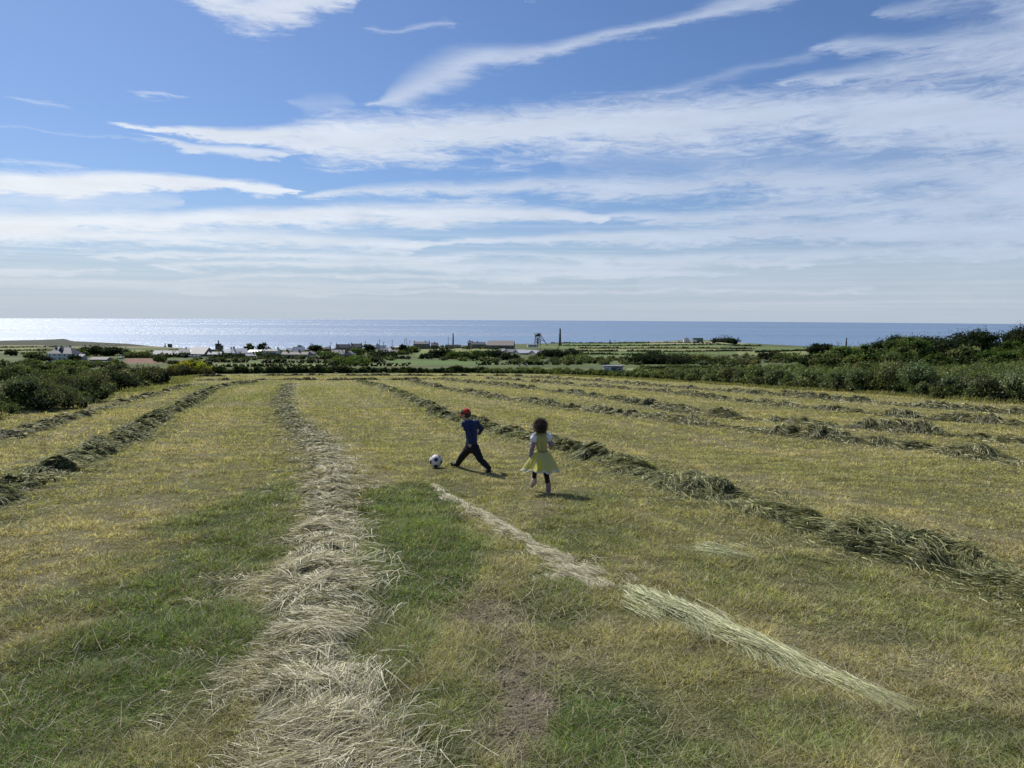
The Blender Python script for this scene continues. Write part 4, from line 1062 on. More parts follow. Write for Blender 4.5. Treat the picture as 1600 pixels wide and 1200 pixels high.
B('village_house', 'small house with bright tilted roof left of the big sunlit roof', 454, 551, 11, 7, M_GREYW, M_SHINY, 7, R(30), 1, (), 2, .55)
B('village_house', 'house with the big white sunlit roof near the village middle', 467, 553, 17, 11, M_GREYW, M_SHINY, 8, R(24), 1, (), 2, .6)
B('village_house', 'long low stone cottages beneath the big sunlit roof', 462, 558, 40, 8, M_CREAM, M_ROOFB, 7, R(2), 1, (-.6, .3), 6, .45)
B('village_house', 'small pale gabled cottage in front of the dome-shaped trees', 485, 556, 12, 7, M_CREAM, M_ROOFG, 7, 0, 1, (), 1, .5, gable=True)
B('village_house', 'dark house with two end chimneys, first of two on the skyline', 536, 548, 21, 10, M_STONE, M_SLATE, 8, R(4), 1, (-.9, .9), 3, .5)
B('village_house', 'dark house with two end chimneys, second of two on the skyline', 557, 547, 17, 10, M_STONE, M_SLATE, 8, R(-4), 1, (-.9, .9), 3, .5)
B('village_house', 'wide grey-roofed house in front of the two chimneyed ones', 529, 557, 19, 10, M_GREYW, M_ROOFG, 9, R(6), 1, (), 3, .6)
B('village_house', 'pale gable-ended house below the dark skyline pair', 546, 557, 12, 8, M_CREAM, M_ROOFG, 8, R(0), 1, (), 1, .5, gable=True)
B('village_house', 'tiny white cottage between the two dark skyline houses', 542, 546.5, 4, 5, M_WHITE, M_SLATE, 6, 0, 1, (), 1, .3, gable=True)
B('village_house', 'narrow white gabled house on the skyline among poles', 590, 545, 6, 8, M_WHITE, M_SLATE, 7, 0, 1, (.0,), 1, .4, gable=True)
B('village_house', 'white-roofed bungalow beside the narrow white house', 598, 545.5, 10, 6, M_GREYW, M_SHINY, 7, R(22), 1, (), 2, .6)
B('village_house', 'grey-roofed house leading the low cluster at the village right end', 599, 553.5, 13, 9, M_GREYW, M_ROOFG, 9, R(20), 1, (), 2, .6)
B('village_house', 'second grey roof tucked behind the low cluster', 608, 552, 11, 8, M_GREYW, M_ROOFG, 9, R(-15), 1, (.7,), 2, .6)
B('village_house', 'low brownish cottage closing the low cluster of grey roofs', 617, 553, 10, 6, M_CREAM, M_ROOFB, 8, R(10), 1, (), 2, .5)
B('village_house', 'white flat bungalow right of the small dark tree', 621, 545, 7, 4, M_WHITE, M_SHINY, 7, 0, 1, (), 2, .4)
B('village_house', 'dark house glimpsed between skyline trees at the village centre', 512, 548, 9, 6, M_STONE, M_SLATE, 8, R(12), 1, (.6,), 2, .5)
B('mine_building', 'large black building with tall chimneys on the skyline before the first stack', 659, 543, 24, 9, M_STONE, M_SLATE, 12, 0, 1, (-.97, .45, .97), 4, .35, d=950, group=None, category='building')
B('village_house', 'small dark pointed house right of the large black building', 679, 542.5, 10, 7, M_STONE, M_SLATE, 8, R(0), 1, (0,), 2, .55, d=960)
B('mine_building', 'long low white wall building at the foot of the first tall chimney', 708, 542, 24, 3.5, M_CREAM, M_ROOFG, 8, 0, 1, (), 5, .25, d=1000, group=None, category='building', kind='flat')
B('mine_building', 'narrow dark building with a stubby chimney right of the first stack', 734, 542, 6, 9, M_STONE, M_SLATE, 8, 0, 1, (0,), 1, .3, d=960, group=None, category='building')
B('mine_building', 'dark irregular mine house left of the long brown shed', 747, 543, 22, 8.5, M_STONE, M_SLATE, 12, R(8), 1, (-.8, -.1,), 4, .4, d=930, group=None, category='building')
B('mine_shed', 'long brown-roofed industrial shed near the headframe', 783, 543.5, 41, 11, M_STONE, M_ROOFB, 22, R(-4), 1, (), 5, .6, d=900, group=None, category='shed')
for i, (px, w, lab) in enumerate([(826, 4, 'first white caravan in the line left under the headframe'), (830, 3.4, 'second white caravan in the line under the headframe'), (834, 3.6, 'third white caravan in the line under the headframe'), (838, 3.2, 'last white caravan in the line under the headframe')]):
    B('caravan', lab, px, 541, w, 3.2, M_WHITE, M_WHITE, 4, R(20), 1, (), 2, .2, d=880, group='white caravans by the mine', category='caravan', kind='flat')
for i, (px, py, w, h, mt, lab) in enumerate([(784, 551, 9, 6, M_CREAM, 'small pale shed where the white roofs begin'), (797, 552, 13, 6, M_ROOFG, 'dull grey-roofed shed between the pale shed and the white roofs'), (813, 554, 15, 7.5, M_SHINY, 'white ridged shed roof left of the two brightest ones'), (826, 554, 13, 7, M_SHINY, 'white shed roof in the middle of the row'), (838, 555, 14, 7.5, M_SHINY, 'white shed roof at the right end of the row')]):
    B('farm_shed', lab, px, py, w, h, M_CREAM, mt, 12, R(26), 1, (), 2, .62, group='pale roofed sheds beyond the scrub', category='shed')
B('small_shed', 'small concrete shed with pale end and dark side behind the right-hand hedge', 957, 582, 29, 11, M_GREYW, M_ROOFG, 3.2, 0, 1, (), 3, .12, kind='flat', group=None, category='shed', d=178)
sh = [o for o in bpy.data.objects if o.name.startswith('small_shed')][0]; ms = sh.location[1] / FPX
piece('pale_end', box(-29 * ms / 2 - .02, -29 * ms / 2 + 11 * ms, -1.66, -1.56, .0, 9.4 * ms), M_WHITE, sh, label='pale end of the shed')  # pale panel laid over the left part of the front
B('farmhouse', 'small white gabled farmhouse alone on the right skyline', 1072, 533, 8, 6, M_WHITE, M_SLATE, 8, 0, 1, (0,), 1, .5, gable=True, d=1350, group=None, category='house')
B('barn', 'green barn beside the lone farmhouse on the right skyline', 1090, 533, 15, 5, M_GREEN, M_GREEN, 10, 0, 1, (), 3, .3, kind='flat', d=1340, group=None, category='barn')
B('white_lorry', 'long white trailer parked against the green skyline barn', 1085, 533.6, 7, 2.2, M_WHITE, M_WHITE, 3, 0, 1, (), 1, .15, kind='flat', d=1320, group=None, category='trailer', door=False)
for i, (px, py, lab) in enumerate([(190, 561, 'white caravan left of the brown field'), (298, 558, 'first of three white vans parked by the dark barn'), (305, 558.6, 'middle one of three white vans parked by the dark barn'), (311, 558, 'last of three white vans parked by the dark barn'), (76, 560, 'white van beside the big white house')]):
    p = g(px, py); m = p[1] / FPX; v = thing('parked_van', lab, 'van', tuple(p), 'white vans and caravans near the village')
    L_ = 6 * m; Hh = 3.0 * m
    piece('body', [box(-L_ / 2, L_ / 2 - L_ * .22, -1, 1, .35, Hh), box(L_ / 2 - L_ * .22, L_ / 2, -1, 1, .35, Hh * .6)], M_WHITE, v); piece('windscreen', box(L_ / 2 - L_ * .22, L_ / 2 - L_ * .21 + .05, -.85, .85, Hh * .62, Hh * .95), M_GLASSD, v)
    for sx in (-.3, .3):
        V, F, C = tube([(sx * L_, -1.02, .36), (sx * L_, 1.02, .36)], [.36, .36], 12); piece('wheel', (V, F, C), M_STEEL, v)


def ruin(px, pyb, wpx, hpx, d, label, stack=True):
    p = at(px, pyb, d); m = d / FPX; W_ = wpx * m; Ht = hpx * m; r = thing('engine_house', label, 'ruin', tuple(p), 'ruined mine engine houses on the coast')
    w_ = [box(-W_ / 2, -W_ / 2 + .9, -4, 4, -3, Ht * .62), box(W_ * .1, W_ * .1 + .9, -4, 4, -3, Ht * .58), box(-W_ / 2 + .9, W_ * .1, -4, -3.1, -3, Ht * .35), box(-W_ / 2 + .9, W_ * .1, 3.1, 4, -3, Ht * .62), box(W_ * .1 + .9, W_ / 2, -2, 2, -3, Ht * .42), box(-W_ / 2 + 1.4, -W_ / 2 + 3.2, -4.02, -3.08, Ht * .35, Ht * .5)]
    piece('wall', w_, M_STONE, r)
    if stack: piece('chimney_stack', (lambda t: (t[0], t[1], t[2]))(tube([(-W_ * .22, 3, -2), (-W_ * .22, 3, Ht * .9), (-W_ * .22, 3, Ht)], [1.5, 1.0, 1.05], 12)), M_BRICK, r)


ruin(343, 545, 11, 13, 1430, 'castle-like ruined engine house with thin stack against the sea')
ruin(266, 541, 5, 6, 1440, 'small squat engine house ruin on the left-hand coast edge', False)


def stack(px, pyt, pyb, wpx, d, label, name='chimney_stack'):
    p = at(px, pyb, d); m = d / FPX; h = (pyb - pyt) * m; r = wpx * m / 2
    root = thing(name, label, 'chimney', tuple(p), 'tall mine chimneys')
    piece('shaft', tube([(0, 0, -3), (0, 0, h * .5), (0, 0, h * .93)], [r * 1.45, r * 1.15, r * .85], 16), M_BRICK, root, True)
    piece('cap', tube([(0, 0, h * .93), (0, 0, h * .97), (0, 0, h)], [r * .86, r * 1.02, r * .95], 16), M_BRICK, root)
    piece('plinth', box(-r * 1.9, r * 1.9, -r * 1.9, r * 1.9, -3, h * .07), M_STONE, root)


stack(708, 521, 541, 1.9, 1000, 'first tall mine chimney, left of the long brown shed')
stack(875, 513.5, 537, 2.7, 1100, 'tallest mine chimney, standing right of the headframe')
stack(953, 531, 537, 1.6, 1350, 'tiny stub of a chimney on the skyline right of the tallest one')
stack(1322, 528, 545, 2.0, 420, 'thin chimney top poking over the trees on the right')
stack(258, 536, 541, 1.2, 1440, 'tiny stack beside the squat ruin on the left coast')


def headframe(px, pyb, pyt, d):
    p = at(px, pyb, d); m = d / FPX; h = (pyb - pyt) * m; w = 9.5 * m / 2; t = .34
    root = thing('mine_headframe', 'steel mine headframe with sloping back legs between brown shed and tallest chimney', 'headframe', tuple(p))
    def bar(a, b, r=t): return tube([a, b], [r, r], 6)
    for sx in (-1, 1):
        for sy in (-1, 1): piece('leg', bar((sx * w * 1.0, sy * 3, -2), (sx * w * .72, sy * 2.4, h * .88), .42), M_STEEL, root)
    br = []
    for k in range(4):
        z0 = h * .88 * k / 4; z1 = h * .88 * (k + 1) / 4
        for sy in (-1, 1): br += [bar((-w, sy * 2.7, z0), (w * .85, sy * 2.7, z1), .2), bar((w, sy * 2.7, z0), (-w * .85, sy * 2.7, z1), .2), bar((-w * .9, sy * 2.7, z1), (w * .9, sy * 2.7, z1), .26)]
    piece('bracing', br, M_STEEL, root)
    for sy in (-1, 1): piece('back_leg', bar((w * .8, sy * 2.4, h * .9), (w * 3.3, sy * 3.5, -2), .5), M_STEEL, root)
    piece('tie_bar', [bar((w * .9, -2.6, h * .35), (w * 2.35, -3, h * .35), .22), bar((w * .9, 2.6, h * .35), (w * 2.35, 3, h * .35), .22), bar((w * .9, 2.6, h * .35), (w * 1.6, 2.6, h * .62), .2)], M_STEEL, root)
    piece('platform', [box(-w * 1.1, w * 1.25, -3.2, 3.2, h * .86, h * .89), box(-w * 1.1, -w * 1.02, -3.2, 3.2, h * .89, h), box(-w * 1.1, w * 1.25, -3.2, -3.05, h * .97, h), box(-w * 1.1, w * 1.25, 3.05, 3.2, h * .97, h), box(-w * .7, w * .2, -2, 2, h * .72, h * .86)], M_STEEL, root)
    for sy in (-1, 1):
        V, F, C = tube([(w * .35, sy * 1.2 - .25, h * .88), (w * .35, sy * 1.2 + .25, h * .88)], [2.3, 2.3], 20); piece('winding_wheel', (V, F, C), M_STEEL, root)
    piece('ladder_cage', [box(-w * .2, w * .25, -1.2, 1.2, -1, h * .55)], M_STEELR, root)


headframe(840, 538, 521, 1120)

PG = 'telegraph poles across the village'
for (px, yt, yb, d, lab) in [(517, 535, 549, 640, 'wooden pole between the dome trees and the first dark skyline house'), (571, 533, 548, 640, 'pole just right of the second dark skyline house'), (593, 531, 547, 640, 'pole above the white-roofed bungalow'), (599.5, 534, 547, 680, 'short pole right of the one above the white-roofed bungalow'), (613, 531, 546, 660, 'pole between the low grey cluster and the white bungalow'),
                             (632.5, 530, 545, 700, 'left one of the close pair of poles before the large black building'), (635, 528, 545, 720, 'taller one of the close pair of poles before the large black building'), (640.5, 532, 545, 720, 'short pole nearest the large black building'), (700.5, 527, 545, 760, 'pole standing left of the first tall chimney'),
                             (733.5, 543, 553, 560, 'pole in the upper green field'), (961, 531, 541, 900, 'thin pole right of the tiny chimney stub'), (330, 553, 566, 450, 'pole in front of the largest dark barn'), (62, 547, 562, 400, 'pole left of the big white house'), (1013, 544, 553, 700, 'pole in the striped fields')]:
    p = at(px, yb, d); h = (yb - yt) * d / FPX; r = thing('telegraph_pole', lab, 'pole', tuple(p), PG)
    piece('post', tube([(0, 0, -1.5), (0, 0, h)], [.22, .15], 8), M_WOOD, r); piece('crossarm', box(-.9, .9, -.08, .08, h - .7, h - .5), M_WOOD, r)
for (px, lab) in [(812, 'left one of two pale posts in the dark hedge'), (822.5, 'right one of two pale posts in the dark hedge')]:
    p = g(px, 573); hh = 4.4 * p[1] / FPX; r = thing('gate_post', lab, 'post', tuple(p), 'two pale gate posts in the dark hedge')
    piece('post', box(-.28, .28, -.28, .28, -.2, hh), M_CREAM, r); piece('post_cap', box(-.34, .34, -.34, .34, hh, hh + .12), M_CREAM, r)

# ------------------------------------------------------------------ the football
def football():
    p = g(681, 731.0); Rb = .108; c = np.array([p[0], p[1], p[2] + Rb + .006])
    bm = bmesh.new(); bmesh.ops.create_icosphere(bm, subdivisions=6, radius=1.0)
    ic = bmesh.new(); bmesh.ops.create_icosphere(ic, subdivisions=1, radius=1.0)
    pc = np.array([v.co[:] for v in ic.verts]); hc = np.array([f.calc_center_median().normalized()[:] for f in ic.faces]); ic.free()
    V = np.array([v.co[:] for v in bm.verts]); F = np.array([[l.index for l in f.verts] for f in bm.faces]); bm.free()
    def dist(P): return np.concatenate([P @ pc.T / .9393, P @ hc.T / .9149], 1)
    D = dist(V); s = np.sort(D, 1); seam = sstep(s[:, -1] - s[:, -2], 0, .012)
    V2 = V * (Rb * (1 - .022 * (1 - seam)))[:, None]
    ctr = V[F].mean(1); w = dist(ctr).argmax(1); mi = (w < 12).astype(int)
    me = make_mesh('football', V2, F, [pmat('white_leather', (.66, .63, .60), .45, .06, 8), pmat('black_leather', (.018, .016, .03), .4, .05, 8)], None, True, mi)
    o = obj('football', me, None, 'white football with black pentagons lying in front of the running boy', 'football'); o.location = c; o.rotation_euler = (.5, .35, .9)


football()


# ------------------------------------------------------------------ bodies: overlapping solids fused into one skin
_sp = {}


def usph(k=20):
    if k in _sp: return _sp[k]
    bm = bmesh.new(); bmesh.ops.create_uvsphere(bm, u_segments=k, v_segments=k // 2, radius=1.0); bmesh.ops.triangulate(bm, faces=bm.faces)
    V = np.array([v.co[:] for v in bm.verts]); F = np.array([[l.index for l in f.verts] for f in bm.faces]); bm.free(); _sp[k] = (V, F); return _sp[k]


def cap(a, b, ra, rb, flat=None):
    V, F = usph(18); a = np.array(a, float); b = np.array(b, float); ax = b - a; L = np.linalg.norm(ax); ax = ax / (L + 1e-9)
    t = V @ ax; W_ = np.where((t < 0)[:, None], a + V * ra, b + V * rb)
    return W_, F, np.zeros((len(V), 3))


def ell(c, r, rot=None):
    V, F = usph(20); W_ = V * np.array(r)
    if rot is not None: W_ = W_ @ np.array(rot).T
    return W_ + np.array(c), F, np.zeros((len(V), 3))


def fused(name, parts, mat, parent, voxel=.006, smooth=4, origin=(0, 0, 0), disp=None, **k):
    V, F, C = cat(parts); me = make_mesh(name + '_src', V, F, mat, None, True)
    tmp = bpy.data.objects.new(name + '_src', me); COL.objects.link(tmp)
    m = tmp.modifiers.new('r', 'REMESH'); m.mode = 'VOXEL'; m.voxel_size = voxel; m.use_smooth_shade = True
    s = tmp.modifiers.new('s', 'SMOOTH'); s.iterations = smooth; s.factor = .5
    dg = bpy.context.evaluated_depsgraph_get(); out = bpy.data.meshes.new_from_object(tmp.evaluated_get(dg)); out.name = name
    bpy.data.objects.remove(tmp)
    n = len(out.vertices); co = np.empty(n * 3, np.float32); out.vertices.foreach_get('co', co); co = co.reshape(-1, 3)
    if disp is not None: co = disp(co)
    co = co - np.array(origin, np.float32); out.vertices.foreach_set('co', co.reshape(-1).astype(np.float32)); out.update()
    out.polygons.foreach_set('use_smooth', np.ones(len(out.polygons), bool))
    out.materials.clear(); out.materials.append(mat)
    return obj(name, out, parent, **k)


def crease(amp, f, seed):
    def fn(co):
        return co + ((noise3(co * np.array([f, f, f * 1.6]), seed) - .5) * amp)[:, None] * np.array([1, 1, .3]) + ((noise3(co * f * 2.4, seed + 1) - .5) * amp * .5)[:, None]
    return fn


M_SKIN = pmat('skin', (.50, .29, .21), .55, .06, 20)
M_NAVY = pmat('navy_jersey', (.014, .026, .085), .85, .25, 14)
M_BLACKT = pmat('black_trousers', (.006, .006, .009), .85, .2, 14)
M_SHOEB = pmat('black_shoe', (.01, .01, .012), .5, .1, 10)
M_SHOEW = pmat('white_rubber', (.6, .6, .6), .6, .05, 10)
M_RED = pmat('red_cloth', (.42, .030, .015), .8, .12, 20)
M_CAPK = pmat('dark_cap_cloth', (.014, .012, .02), .8, .12, 20)
M_HAIRB = pmat('brown_hair', (.035, .02, .013), .6, .3, 30)
M_COLLAR = pmat('pale_blue_shirt', (.20, .23, .34), .8, .1, 20)
M_EYE = pmat('eye', (.05, .04, .035), .2, .1, 20)

_bd = g(768, 741)[1]                                  # ground distance of the boy's trailing foot
BD = _bd + .30


def UB(zx, zy, dep):                                  # 7.27x enlargement of the photograph -> point in the place
    return at(660 + zx / 7.2727, 620 + zy / 7.2727, BD + dep)


def fingers(hand, d, pn, L, r, curl=.5, side=None, k=4):
    """palm at hand, pointing along d, palm normal pn; returns solids for palm, four fingers and a thumb"""
    d = np.array(d, float); d /= np.linalg.norm(d); pn = np.array(pn, float); pn -= d * (pn @ d); pn /= np.linalg.norm(pn); sd = np.cross(d, pn)
    out = [ell(hand + d * L * .45, (1, 1, 1), np.stack([sd * L * .38, d * L * .52, pn * L * .17], 1))]
    for i, (o, l) in enumerate(((-.30, .78), (-.10, .92), (.11, .86), (.31, .66))):
        a = hand + d * L * .85 + sd * o * L; b = a + (d * .8 + pn * curl * .4 + sd * o * .25) * L * l * .5; c = b + (d * .6 + pn * curl * 1.1) * L * l * .45
        out += [cap(a, b, r, r * .92), cap(b, c, r * .92, r * .75)]
    a = hand + d * L * .3 - sd * L * .32; b = a + (d * .55 - sd * .65 + pn * .25) * L * .42; c = b + (d * .85 - sd * .15 + pn * .4) * L * .34
    out += [cap(a, b, r * 1.15, r), cap(b, c, r, r * .8)]
    return out


def head(c, fwd, up, s):
    """skull, jaw, nose, ears, lips for a head of half-height s looking along fwd"""
    f = np.array(fwd, float); f /= np.linalg.norm(f); u = np.array(up, float); u -= f * (u @ f); u /= np.linalg.norm(u); r = np.cross(f, u)
    M_ = np.stack([r, f, u], 1); P = lambda x, y, z: c + M_ @ (np.array([x, y, z]) * s)
    out = [ell(P(0, -.08, .14), np.array([.76, .90, .80]) * s, M_), ell(P(0, .16, -.38), np.array([.55, .60, .58]) * s, M_), ell(P(0, .55, -.74), np.array([.22, .2, .18]) * s, M_),
           cap(P(0, .80, .02), P(0, .94, -.26), .07 * s, .12 * s), ell(P(0, .72, -.50), np.array([.22, .1, .07]) * s, M_), ell(P(-.76, -.05, -.08), np.array([.07, .15, .22]) * s, M_), ell(P(.76, -.05, -.08), np.array([.07, .15, .22]) * s, M_),
           ell(P(-.42, .50, -.32), np.array([.22, .22, .24]) * s, M_), ell(P(.42, .50, -.32), np.array([.22, .22, .24]) * s, M_)]
    eyes = [P(-.30, .74, .02), P(.30, .74, .02)]
    return out, eyes, M_, P


def boy():
    foot0 = g(752, 737); root = thing('person', 'small boy in navy top, black trousers and red-backed cap running to kick a football', 'person', tuple(foot0)); O = foot0
    hc = UB(492, 200, .02); neck = UB(508, 262, .0)
    shL = UB(478, 312, -.08); shR = UB(612, 300, .08); chest = UB(545, 330, 0); waist = UB(560, 470, 0); pelv = UB(556, 565, 0)
    elL = UB(530, 440, -.15); haL = UB(536, 520, -.17); elR = UB(672, 362, .16); haR = UB(640, 420, .30)
    hipF = UB(528, 585, .05); knF = UB(446, 690, .18); anF = UB(405, 782, .36)
    hipB = UB(592, 585, -.05); knB = UB(662, 715, -.14); anB = UB(752, 850, -.24)
    gF = g(715, 731.5); anF[2] = H(anF[0], anF[1]) + .07; anB[2] = H(anB[0], anB[1]) + .085
    fwd = np.array([-.92, .35, -.18]); hd, eyes, M_, P = head(hc, fwd, (0.08, 0, 1), .088)
    skin = hd + [cap(hc - [0, 0, .05], neck, .036, .036), cap(neck, chest, .036, .06), cap(shL, shR, .045, .045), cap(chest, waist, .080, .075), cap(waist, pelv, .075, .08)]
    for a, b, c in ((shL, elL, haL), (shR, elR, haR)): skin += [cap(a, b, .030, .024), cap(b, c, .024, .017)]
    for a, b, c in ((hipF, knF, anF), (hipB, knB, anB)): skin += [cap(a, b, .055, .040), cap(b, c, .038, .026)]
    tF = np.array([-.85, .35, 0]); tB = np.array([.10, .25, -.9])
    skin += [cap(anF, anF + [-.06, .03, -.03], .028, .024), cap(anB, anB + [-.04, .0, -.04], .026, .022)]
    skin += fingers(haL + (haL - elL) / np.linalg.norm(haL - elL) * .005, haL - elL + np.array([.01, 0, 0]), (-.3, 1, 0), .045, .0085, .7)
    skin += fingers(haR, haR - elR, (-1, .2, 0), .045, .0085, .8)
    fused('body', skin, M_SKIN, root, .0045, 2, O)
    for e in eyes: piece('eye', [(lambda t: (t[0] - O, t[1], t[2]))(ell(e, (.009, .009, .009)))], M_EYE, root, True)
    # hair under the cap
    fused('hair', [ell(P(0, -.22, .14), np.array([.83, .84, .84]) * .088, M_), ell(P(0, -.45, -.18), np.array([.70, .5, .5]) * .088, M_)], M_HAIRB, root, .006, 1, O, crease(.006, 60, 2))
    # cap: crown in panels, brim, button
    V, F = usph(40); k = (V @ np.array([0, 0, 1])) > -.06
    cr = V * np.array([.88, 1.0, .95]) * .088
    Wc = (M_ @ cr.T).T + P(0, -.05, .22); keep = k[F].all(1)
    ctr = V[F].mean(1); front = (ctr[:, 1] > .10)
    capo = obj('cap', make_mesh('cap', Wc - O, F[keep], [M_RED, M_CAPK], None, True, front[keep].astype(int)), root)
    sm = capo.modifiers.new('thick', 'SOLIDIFY'); sm.thickness = .004
    th = np.linspace(-1.15, 1.15, 15); BV = []
    for q, dz in ((.97, 0.0), (1.3, -.02), (1.62, -.10)):
        for t in th: BV.append(P(math.sin(t) * .86 * (1 if q < 1 else (1.02 if q < 1.5 else .82)), -.05 + math.cos(t) * .98 * q if q > 1 else -.05 + math.cos(t) * .97, .20 + dz - .10 * t * t * (q > 1)))
    BV = np.array(BV); n = len(th); BF = np.array([(r_ * n + i, r_ * n + i + 1, (r_ + 1) * n + i + 1, (r_ + 1) * n + i) for r_ in range(2) for i in range(n - 1)])
    br = obj('brim', make_mesh('brim', BV - O, BF, M_RED, None, True), capo); sm = br.modifiers.new('thick', 'SOLIDIFY'); sm.thickness = .005
    V2, F2, C2 = ell(P(0, -.05, 1.17), (.008, .008, .006)); obj('cap_button', make_mesh('cap_button', V2 - O, F2, M_RED, None, True), capo)
    # jersey
    top = [cap(neck - [0, 0, .015], chest, .046, .085), cap(shL, shR, .056, .056), cap(chest, waist, .098, .092), cap(waist, pelv - [0, 0, -.02], .094, .098), cap(chest + [.03, .02, -.03], waist, .085, .09)]
    top += [cap(shL, elL, .047, .040), cap(elL, haL, .040, .030), cap(shR, elR, .047, .040), cap(elR, haR + (elR - haR) * .1, .040, .030)]
    fused('jersey', top, M_NAVY, root, .006, 3, O, crease(.014, 22, 3))
    V, F, C = tube([neck + [.004, 0, -.012], neck + [-.002, 0, .012]], [.049, .043], 20); obj('collar', make_mesh('collar', V - O, F, M_COLLAR, None, True), root)
    tr = [cap(pelv + [0, 0, .02], pelv - [0, 0, .02], .098, .096), cap(pelv, hipF, .09, .078), cap(pelv, hipB, .09, .078), cap(hipF, knF, .076, .056), cap(knF, anF + [0, 0, .0], .055, .047), cap(hipB, knB, .076, .054), cap(knB, anB + [0, 0, .01], .052, .042)]
    fused('trousers', tr, M_BLACKT, root, .006, 3, O, crease(.012, 24, 5))
    for (an, d, up) in ((anF, np.array([-.95, .3, .25]), np.array([0, 0, 1.])), (anB, np.array([-.55, .25, -.75]), np.array([-.5, .2, .8]))):
        d = d / np.linalg.norm(d); s = fused('shoe', [cap(an - up * .015, an + d * .03 - up * .03, .036, .036), cap(an + d * .02 - up * .035, an + d * .115 - up * .040, .034, .028)], M_SHOEB, root, .005, 2, O)
        V, F, C = cap(an - d * .02 - up * .062, an + d * .12 - up * .060, .026, .026); V = V - O; mid = (an - O) + d * .05 - up * .062; un = up / np.linalg.norm(up); hgt_ = (V - mid) @ un; V = V - un * (hgt_ * .72)[:, None]
        obj('sole', make_mesh('sole', V, F, M_SHOEB, None, True), s)
    V, F, C = ell(anF + np.array([-.075, -.026, -.006]), (.011, .008, .011)); obj('shoe_badge', make_mesh('shoe_badge', V - O, F, M_SHOEW, None, True), root)


boy()

M_YEL = leaf_mat('yellow_dress', .35, .01, .6, (1.2, 1.15, .6))
M_TUL = leaf_mat('yellow_tulle', .5, .01, .6, (1.1, 1.1, .7))
M_WHITEC = pmat('white_cotton', (.72, .72, .78), .8, .06, 20)
M_LEG = pmat('maroon_leggings', (.022, .010, .014), .85, .2, 30)
M_SHOEP = pmat('dusty_pink_boot', (.30, .19, .17), .7, .15, 20)
M_SHOEP2 = pmat('pale_sole', (.42, .34, .31), .8, .15, 20)
M_CURL, N = mat_new('curly_hair'); N.nt.links.new
_a = N.n('ShaderNodeAttribute'); _a.attribute_name = 'Col'; _b = N.n('ShaderNodeBsdfPrincipled'); N.put(_b.inputs['Base Color'], _a.outputs[0]); _b.inputs['Roughness'].default_value = .5
_o = N.n('ShaderNodeOutputMaterial'); N.nt.links.new(_b.outputs[0], _o.inputs[0])
# striped sleeve
M_STRIPE, N = mat_new('striped_sleeve'); _t = N.n('ShaderNodeTexCoord'); _s = N.n('ShaderNodeSeparateXYZ'); N.nt.links.new(_t.outputs['Object'], _s.inputs[0])
_w = N.rng(N.m('SINE', N.m('MULTIPLY', _s.outputs[2], 420.0)), -.3, .3); _b = N.n('ShaderNodeBsdfPrincipled'); N.put(_b.inputs['Base Color'], N.mix(_w, (.36, .25, .30, 1), (.17, .12, .19, 1))); _b.inputs['Roughness'].default_value = .85
_o = N.n('ShaderNodeOutputMaterial'); N.nt.links.new(_b.outputs[0], _o.inputs[0])

GD = g(856, 772)[1] + .06


def UG(zx, zy, dep): return at(660 + zx / 7.2727, 620 + zy / 7.2727, GD + dep)


